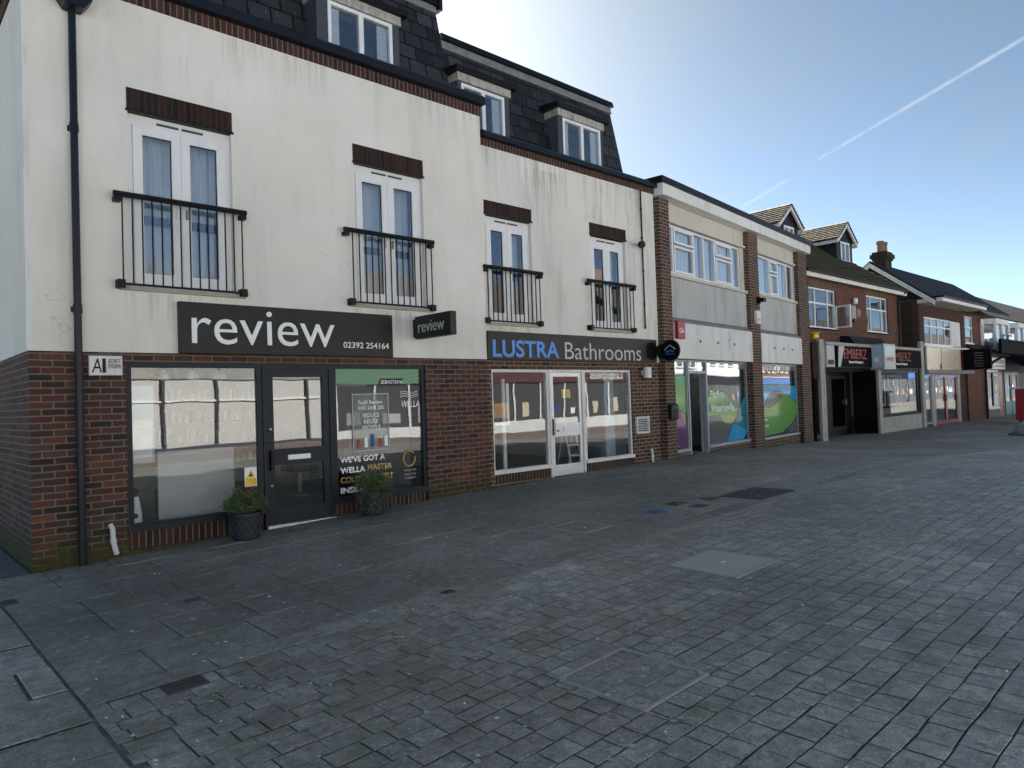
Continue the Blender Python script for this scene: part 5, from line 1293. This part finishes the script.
for (a, c_) in ((44.25, 45.6), (45.7, 47.1)):
    f = MB(); bars(f, a, c_, -1.75, .6, .97, 1.04, .16, .75); o = f.build('door', 'teal paint', H); pane(o, a + .16, c_ - .16, 1.0, -1.0, .44, 'far glass')
t = thing('shop_sign', (42, .6, .7), 'small white sign box with grey lettering at the far end of the terrace', 'shop sign')
b = MB(); b.box(40.25, 43.5, .75, .95, .74, 1.33); b.build('box', 'letter white', t)
text("the", 'lettering', 'grey frame', t, (41.5, .748, 1.03), UX, UZ, width=.7, height=.22, depth=.01)
text("store", 'lettering', 'grey frame', t, (42.3, .748, 1.03), UX, UZ, width=1.0, height=.22, depth=.01)
b = MB(); b.prism([(40.45, .80), (41.25, .80), (40.85, 1.28)], 'y', .74, .749); b.build('emblem', 'grey frame', t)
b = MB(); b.box(41.5, 43.3, .74, .749, .85, .92); b.build('text_line', 'grey frame', t)
t = thing('awning', (47, .3, .7), 'dark navy awning over the teal shopfront', 'awning')
b = MB(); b.prism([(-.3, .72), (.98, 1.42), (.98, 1.5), (-.3, 1.36)], 'x', 43.6, 50); b.build('canopy', 'navy canvas', t)
b = MB(); b.box(43.6, 50, -.33, -.302, .66, 1.38); b.build('valance', 'navy canvas', t)
t = thing('hoarding_board', (46.5, .0, 1.7), 'wide black sign board fixed across the white bays', 'sign')
b = MB(); b.box(40.0, 52, .10, .22, 1.53, 2.20); b.build('board', 'board black', t)
b = MB(); b.box(39.95, 52.1, .08, .24, 1.48, 1.527); b.build('edge', 'board black', t)
t = thing('balcony_rail', (42, .3, 1.6), 'thin dark railing in front of the first white bay', 'railing')
b = MB(); b.tube([(40.8, .2, 2.42), (42.6, .2, 2.42)], .03, 6); b.build('handrail', 'black metal', t)
for q in range(2):
    b = MB(); b.tube([(40.85 + q * .9, .2, 1.6), (40.85 + q * .9, .2, 2.42)], .02, 6); b.build('post', 'black metal', t)

# right edge of the picture
t = thing('market_stand', (33.4, -2.2, -1.71), 'red stand with a pale flat lid at the right edge of the picture', 'stand')
b = MB(); b.box(33.95, 35.2, -2.75, -1.6, -1.55, -.27); b.build('body', 'red paint', t, bevel=.03)
b = MB(); b.box(33.85, 35.3, -2.85, -1.5, -.268, -.18); b.build('lid', 'dim white', t, bevel=.02)
b = MB(); b.box(34.05, 35.1, -2.65, -1.7, -1.75, -1.55); b.build('base', 'black metal', t)
t = thing('stone_seat', (26.2, -3.3, -1.69), 'low rounded grey stone seat cut off by the right edge', 'bench')
b = MB(); b.lathe(26.75, -3.6, [(0, -1.72), (.55, -1.72), (.6, -1.6), (.5, -1.38), (.28, -1.22), (0, -1.18)], 18); b.build('boulder', 'stone', t)
b = MB(); b.lathe(26.75, -3.6, [(.62, -1.71), (.72, -1.70), (.72, -1.66), (.62, -1.64)], 18); b.build('foot_ring', 'concrete', t)

# ------------------------------------------------------------------ the sunlit side of the street behind the camera
def opposite(x0, x1, h, wall, ground_mat, label, ridge, nwin, sign=None, yf=-18.0):
    t = thing('terraced_shop', ((x0 + x1) / 2, yf - 4, gz(x0)), label, 'building', 'shops across the street')
    m = MB(); m.box(x0, x1, yf - 8, yf, -1.9, h); m.build('wall', wall, t)
    m = MB(); m.prism([(yf + .35, h - .1), (yf - 4, ridge), (yf - 8.3, h - .1)], 'x', x0 - .1, x1 + .1); m.build('roof', 'opposite tile', t)
    for i in range(nwin):
        cx = x0 + (x1 - x0) * (i + .5) / nwin
        m = MB(); m.box(cx - .75, cx + .75, yf, yf + .07, h - 2.1, h - .7); w = m.build('window', 'white paint', t)
        m = MB(); m.box(cx - .65, cx - .04, yf + .071, yf + .08, h - 2.0, h - .8); m.box(cx + .04, cx + .65, yf + .071, yf + .08, h - 2.0, h - .8); m.build('pane', 'sign gloss', w)
    m = MB(); m.box(x0 + .2, x1 - .2, yf, yf + .15, .9, 1.75); m.build('fascia', ground_mat, t)
    m = MB(); m.box(x0 + .4, x1 - .4, yf, yf + .05, -1.1, .85); w = m.build('shop_window', 'interior dark', t)
    n = int((x1 - x0) / 1.8)
    for i in range(n + 1):
        q = MB(); cx = x0 + .4 + (x1 - x0 - .8) * i / n; q.box(cx - .06, cx + .06, yf + .05, yf + .1, -1.1, .85); q.build('mullion', 'white paint' if x0 < 60 else 'grey frame', w)
    m = MB(); m.box(x0 + .2, x1 - .2, yf, yf + .1, -1.9, -1.1); m.build('stall_riser', 'white paint' if x0 < 30 else 'dormer grey', t)
    rq = random.Random(int(x0 * 7))
    for i in range(n):
        cx = x0 + .4 + (x1 - x0 - .8) * (i + .5) / n; hh = rq.uniform(.3, .9); ww = rq.uniform(.25, .6)
        q = MB(); q.box(cx - ww, cx + ww * rq.uniform(-.2, 1), yf + .052, yf + .06, -.9, -.9 + hh); q.build('window_poster', rq.choice(['letter red', 'letter white', 'sign cream', 'blue paint', 'grimy white', 'wood', 'interior wall']), w)
    for i in range(nwin):
        cx = x0 + (x1 - x0) * (i + .5) / nwin
        q = MB(); q.box(cx - .9, cx + .9, yf, yf + .12, h - 2.22, h - 2.11); q.build('sill', 'grimy white', t)
    q = MB(); q.box(x0, x1, yf + .001, yf + .09, h - .28, h - .1); q.build('eaves_board', 'interior dark', t)
    q = MB(); q.box(x0, x1, yf + .001, yf + .22, 1.76, 1.9); q.build('cornice', 'grimy white', t)
    q = MB(); q.box(x0 + .6, x0 + 1.7, yf - 4.5, yf - 3.6, ridge - .6, ridge + 1.2); q.build('chimney', 'brown brick', t)
    if sign: text(sign, 'lettering', 'letter white', t, (x1 - 1.0, yf + .152, 1.05), (-1, 0, 0), UZ, height=.5, depth=.02)
    return t
opposite(-22, -9, 4.6, 'opposite render', 'opposite green', 'white rendered shop across the street, furthest left', 7.2, 4)
t = thing('hoarding', (4, -18, -1.7), 'white timber hoarding with dark posts across the street', 'fence')
m = MB(); m.box(-8.9, 13.0, -18.1, -18, -1.75, 1.15); m.build('boards', 'pebbledash', t)
m = MB(); m.box(-8.9, 13.0, -18.04, -17.93, 1.152, 1.75); m.build('fascia', 'grimy white', t)
for i in range(12):
    m = MB(); cx = -8 + i * 1.85; m.box(cx - .05, cx + .05, -18, -17.92, -1.75, 1.15); m.build('post', 'interior dark', t)
m = MB(); m.box(-8.9, 13.0, -18.0, -17.93, .32, .38); m.build('rail', 'letter white', t)
m = MB(); m.box(-8.9, 13.0, -18.05, -17.88, -1.75, -1.3); m.build('kick_board', 'dormer grey', t)
opposite(13.2, 21.5, 4.2, 'opposite render', 'opposite green', 'white shop with green fascia across the street', 6.8, 3)
opposite(21.7, 34, 4.4, 'opposite render', 'opposite red', 'white shop with dark red fascia across the street', 7.0, 4, sign='Ladbrokes')
opposite(34.3, 47, 4.8, 'opposite render', 'blue paint', 'white house with blue shopfront across the street', 7.4, 4)
opposite(47.3, 66, 4.6, 'opposite render', 'teal paint', 'white house furthest along across the street', 7.2, 6)
opposite(66.3, 88, 5.0, 'opposite render', 'navy canvas', 'white parade across the street with dark shopfronts', 7.6, 7)
opposite(88.3, 118, 4.6, 'orange brick', 'blue paint', 'orange brick parade furthest along across the street', 7.4, 9)
opposite(118.3, 170, 5.0, 'opposite render', 'opposite red', 'white parade furthest along across the street', 7.6, 14)
t = thing('terraced_house', (2, -30, -1.7), 'pale house behind the hoarding across the street', 'building', 'shops across the street')
m = MB(); m.box(-7, 11, -36, -27, -1.9, 3.8); m.build('wall', 'opposite render', t)
for i in range(5):
    m = MB(); m.box(-6 + i * 3.5, -4.4 + i * 3.5, -27, -26.93, 1.6, 3.0); m.build('window', 'white paint', t)
    m = MB(); m.box(-5.9 + i * 3.5, -4.5 + i * 3.5, -26.93, -26.92, 1.7, 2.9); m.build('pane', 'sign gloss', t)
m = MB(); m.prism([(-26.6, 3.7), (-31.5, 6.6), (-36.4, 3.7)], 'x', -7.3, 11.3); m.build('roof', 'opposite tile', t)

def bare_tree(x, y, h, seed, label):
    r = random.Random(seed); t = thing('bare_tree', (x, y, -1.75), label, 'tree', 'bare trees across the street')
    tr = MB(); br = MB()
    top = Vector((x, y, -1.75 + h * .32)); tr.tube([(x, y, -1.8), (x + .05, y, -1.75 + h * .16), tuple(top)], .2, 8, r2=.14); tr.build('trunk', 'bark', t)
    def grow(p, d, L, rad, lv):
        q = p + d * L; br.tube([p, p + d * L * .5 + Vector((r.gauss(0, .06), r.gauss(0, .06), 0)) * L, q], rad, 5, cap=False, r2=rad * .6)
        if lv == 0: return
        for k in range(3 if lv > 1 else 4):
            nd = (d + Vector((r.gauss(0, .5), r.gauss(0, .5), r.gauss(.12, .3)))).normalized(); grow(q if k else p + d * L * .6, nd, L * r.uniform(.6, .8), rad * .58, lv - 1)
    for k in range(5):
        a = k * 1.26 + r.random(); grow(top, Vector((math.cos(a) * .6, math.sin(a) * .6, 1)).normalized(), h * .22, .09, 4)
    br.build('crown', 'bark', t)
bare_tree(7.5, -20.5, 9.0, 1, 'bare tree behind the hoarding, the nearer one')
bare_tree(1.5, -21.5, 8.0, 2, 'bare tree behind the hoarding, the further one')
# ------------------------------------------------------------------ camera
cam = bpy.data.objects.new('camera', bpy.data.cameras.new('camera')); COL.objects.link(cam); sc.camera = cam
cam.data.sensor_width = 36; cam.data.lens = 710 * 36 / 1024; cam.data.clip_start = .05; cam.data.clip_end = 20000
YAW, PIT, ROL = R(42.97868), R(1.26863), R(-1.92100)
fwd = Vector((math.sin(YAW) * math.cos(PIT), math.cos(YAW) * math.cos(PIT), math.sin(PIT)))
r0 = fwd.cross(Vector((0, 0, 1))).normalized(); u0 = r0.cross(fwd)
rt = r0 * math.cos(ROL) + u0 * math.sin(ROL); up = -r0 * math.sin(ROL) + u0 * math.cos(ROL)
rot = Matrix((rt, up, -fwd)).transposed()
CAMP = Vector((-1.37775, -8.95978, ZO))
cam.matrix_world = Matrix.Translation(CAMP) @ rot.to_4x4()
def pix(x, y):
    return (rt * ((x - 512) / 710) - up * ((y - 384) / 710) + fwd).normalized()

# contrail high in the sky
t = NT('ice trail')
tc = t.coord(scale=(.004, .004, .004)); n = t.noise(1.0, 5, .6, tc)
em = t.add('BsdfDiffuse'); em.inputs[0].default_value = (.9, .9, .9, 1)
tl = t.add('BsdfTranslucent'); tl.inputs[0].default_value = (.9, .9, .9, 1)
ad = t.add('MixShader'); ad.inputs[0].default_value = .5; t.link(em.outputs[0], ad.inputs[1]); t.link(tl.outputs[0], ad.inputs[2])
tp = t.add('BsdfTransparent'); mx = t.add('MixShader')
lw = t.add('LayerWeight'); lw.inputs[0].default_value = .5
fc = t.math('SUBTRACT', 1.0, lw.outputs['Facing']); fc = t.math('POWER', fc, 1.6)
fac = t.math('MULTIPLY', t.ramp(n, [(.3, .06), (.75, .34)]), fc)
t.link(fac, mx.inputs[0]); t.link(tp.outputs[0], mx.inputs[1]); t.link(ad.outputs[0], mx.inputs[2]); t.link(mx.outputs[0], t.out.inputs[0]); M['ice trail'] = t.m
def sky_pt(x, y, h=2600.0):
    d = pix(x, y); return CAMP + d * (h / d.z) - Vector((0, 0, ZO))
CT = thing('contrail', tuple(sky_pt(900, 111)), 'thin white aircraft vapour trail crossing the blue sky', 'contrail')
for (a, c_, r_a, r_b) in (((819, 159), (1075, 8), 19, 18), ((738, 209), (788, 180), 26, 18)):
    pts = []
    for i in range(25):
        u = i / 24; p = sky_pt(a[0] + (c_[0] - a[0]) * u, a[1] + (c_[1] - a[1]) * u); pts.append(p)
    m = MB(); m.tube(pts, r_a, 12, cap=False, r2=r_b); m.build('vapour_streak', 'ice trail', CT)

# ------------------------------------------------------------------ light
w = bpy.data.worlds.new('World'); sc.world = w; w.use_nodes = True
nt = w.node_tree; nt.nodes.clear()
SUN_AZ, SUN_EL = R(36.0), R(30.0)        # azimuth measured from +Y towards +X
sk = nt.nodes.new('ShaderNodeTexSky'); sk.sky_type = 'NISHITA'; sk.sun_disc = False
sk.sun_elevation = SUN_EL; sk.sun_rotation = SUN_AZ; sk.altitude = 20; sk.air_density = .30; sk.dust_density = .16; sk.ozone_density = .25
bg = nt.nodes.new('ShaderNodeBackground'); bg.inputs[1].default_value = .05
ow = nt.nodes.new('ShaderNodeOutputWorld'); 
# thin high haze and cirrus: part of the blue is replaced by the same brightness of grey-white
geo = nt.nodes.new('ShaderNodeTexCoord'); mp = nt.nodes.new('ShaderNodeMapping'); mp.inputs['Scale'].default_value = (1.6, 4.2, 7.0); mp.inputs['Rotation'].default_value = (0, 0, R(25))
nz = nt.nodes.new('ShaderNodeTexNoise'); nz.inputs['Scale'].default_value = 1.7; nz.inputs['Detail'].default_value = 8; nz.inputs['Roughness'].default_value = .6; nz.inputs['Distortion'].default_value = .5
rp = nt.nodes.new('ShaderNodeValToRGB'); rp.color_ramp.elements[0].position = .38; rp.color_ramp.elements[0].color = (.04, .04, .04, 1); rp.color_ramp.elements[1].position = .72; rp.color_ramp.elements[1].color = (.26, .26, .26, 1)
bw = nt.nodes.new('ShaderNodeRGBToBW'); mxs = nt.nodes.new('ShaderNodeMix'); mxs.data_type = 'RGBA'
nt.links.new(geo.outputs['Generated'], mp.inputs[0]); nt.links.new(mp.outputs[0], nz.inputs['Vector']); nt.links.new(nz.outputs['Fac'], rp.inputs[0])
nt.links.new(sk.outputs[0], bw.inputs[0]); nt.links.new(rp.outputs[0], mxs.inputs[0]); nt.links.new(sk.outputs[0], mxs.inputs[6]); nt.links.new(bw.outputs[0], mxs.inputs[7])
mul = nt.nodes.new('ShaderNodeMix'); mul.data_type = 'RGBA'; mul.blend_type = 'MULTIPLY'; mul.inputs[0].default_value = 1; mul.inputs[7].default_value = (.93, 1.0, .88, 1)
nt.links.new(mxs.outputs[2], mul.inputs[6]); nt.links.new(mul.outputs[2], bg.inputs[0]); nt.links.new(bg.outputs[0], ow.inputs[0])
sl = bpy.data.lights.new('sun', 'SUN'); sl.energy = 5.0; sl.angle = R(.5); sl.color = (1, .965, .915)
so = bpy.data.objects.new('sun', sl); COL.objects.link(so)
sd = Vector((math.sin(SUN_AZ) * math.cos(SUN_EL), math.cos(SUN_AZ) * math.cos(SUN_EL), math.sin(SUN_EL)))
so.rotation_euler = sd.to_track_quat('Z', 'Y').to_euler(); so.location = (0, 0, 60)

sc.view_settings.view_transform = 'Standard'; sc.view_settings.look = 'None'; sc.view_settings.gamma = 1
sc.view_settings.exposure = 2.5
sc.view_settings.use_curve_mapping = False
sc.render.image_settings.color_mode = 'RGB'
sc.cycles.use_denoising = True
sc.cycles.max_bounces = 10; sc.cycles.diffuse_bounces = 4; sc.cycles.glossy_bounces = 4; sc.cycles.transparent_max_bounces = 24; sc.cycles.transmission_bounces = 6
sc.cycles.sample_clamp_indirect = 6; sc.cycles.caustics_reflective = False; sc.cycles.caustics_refractive = False
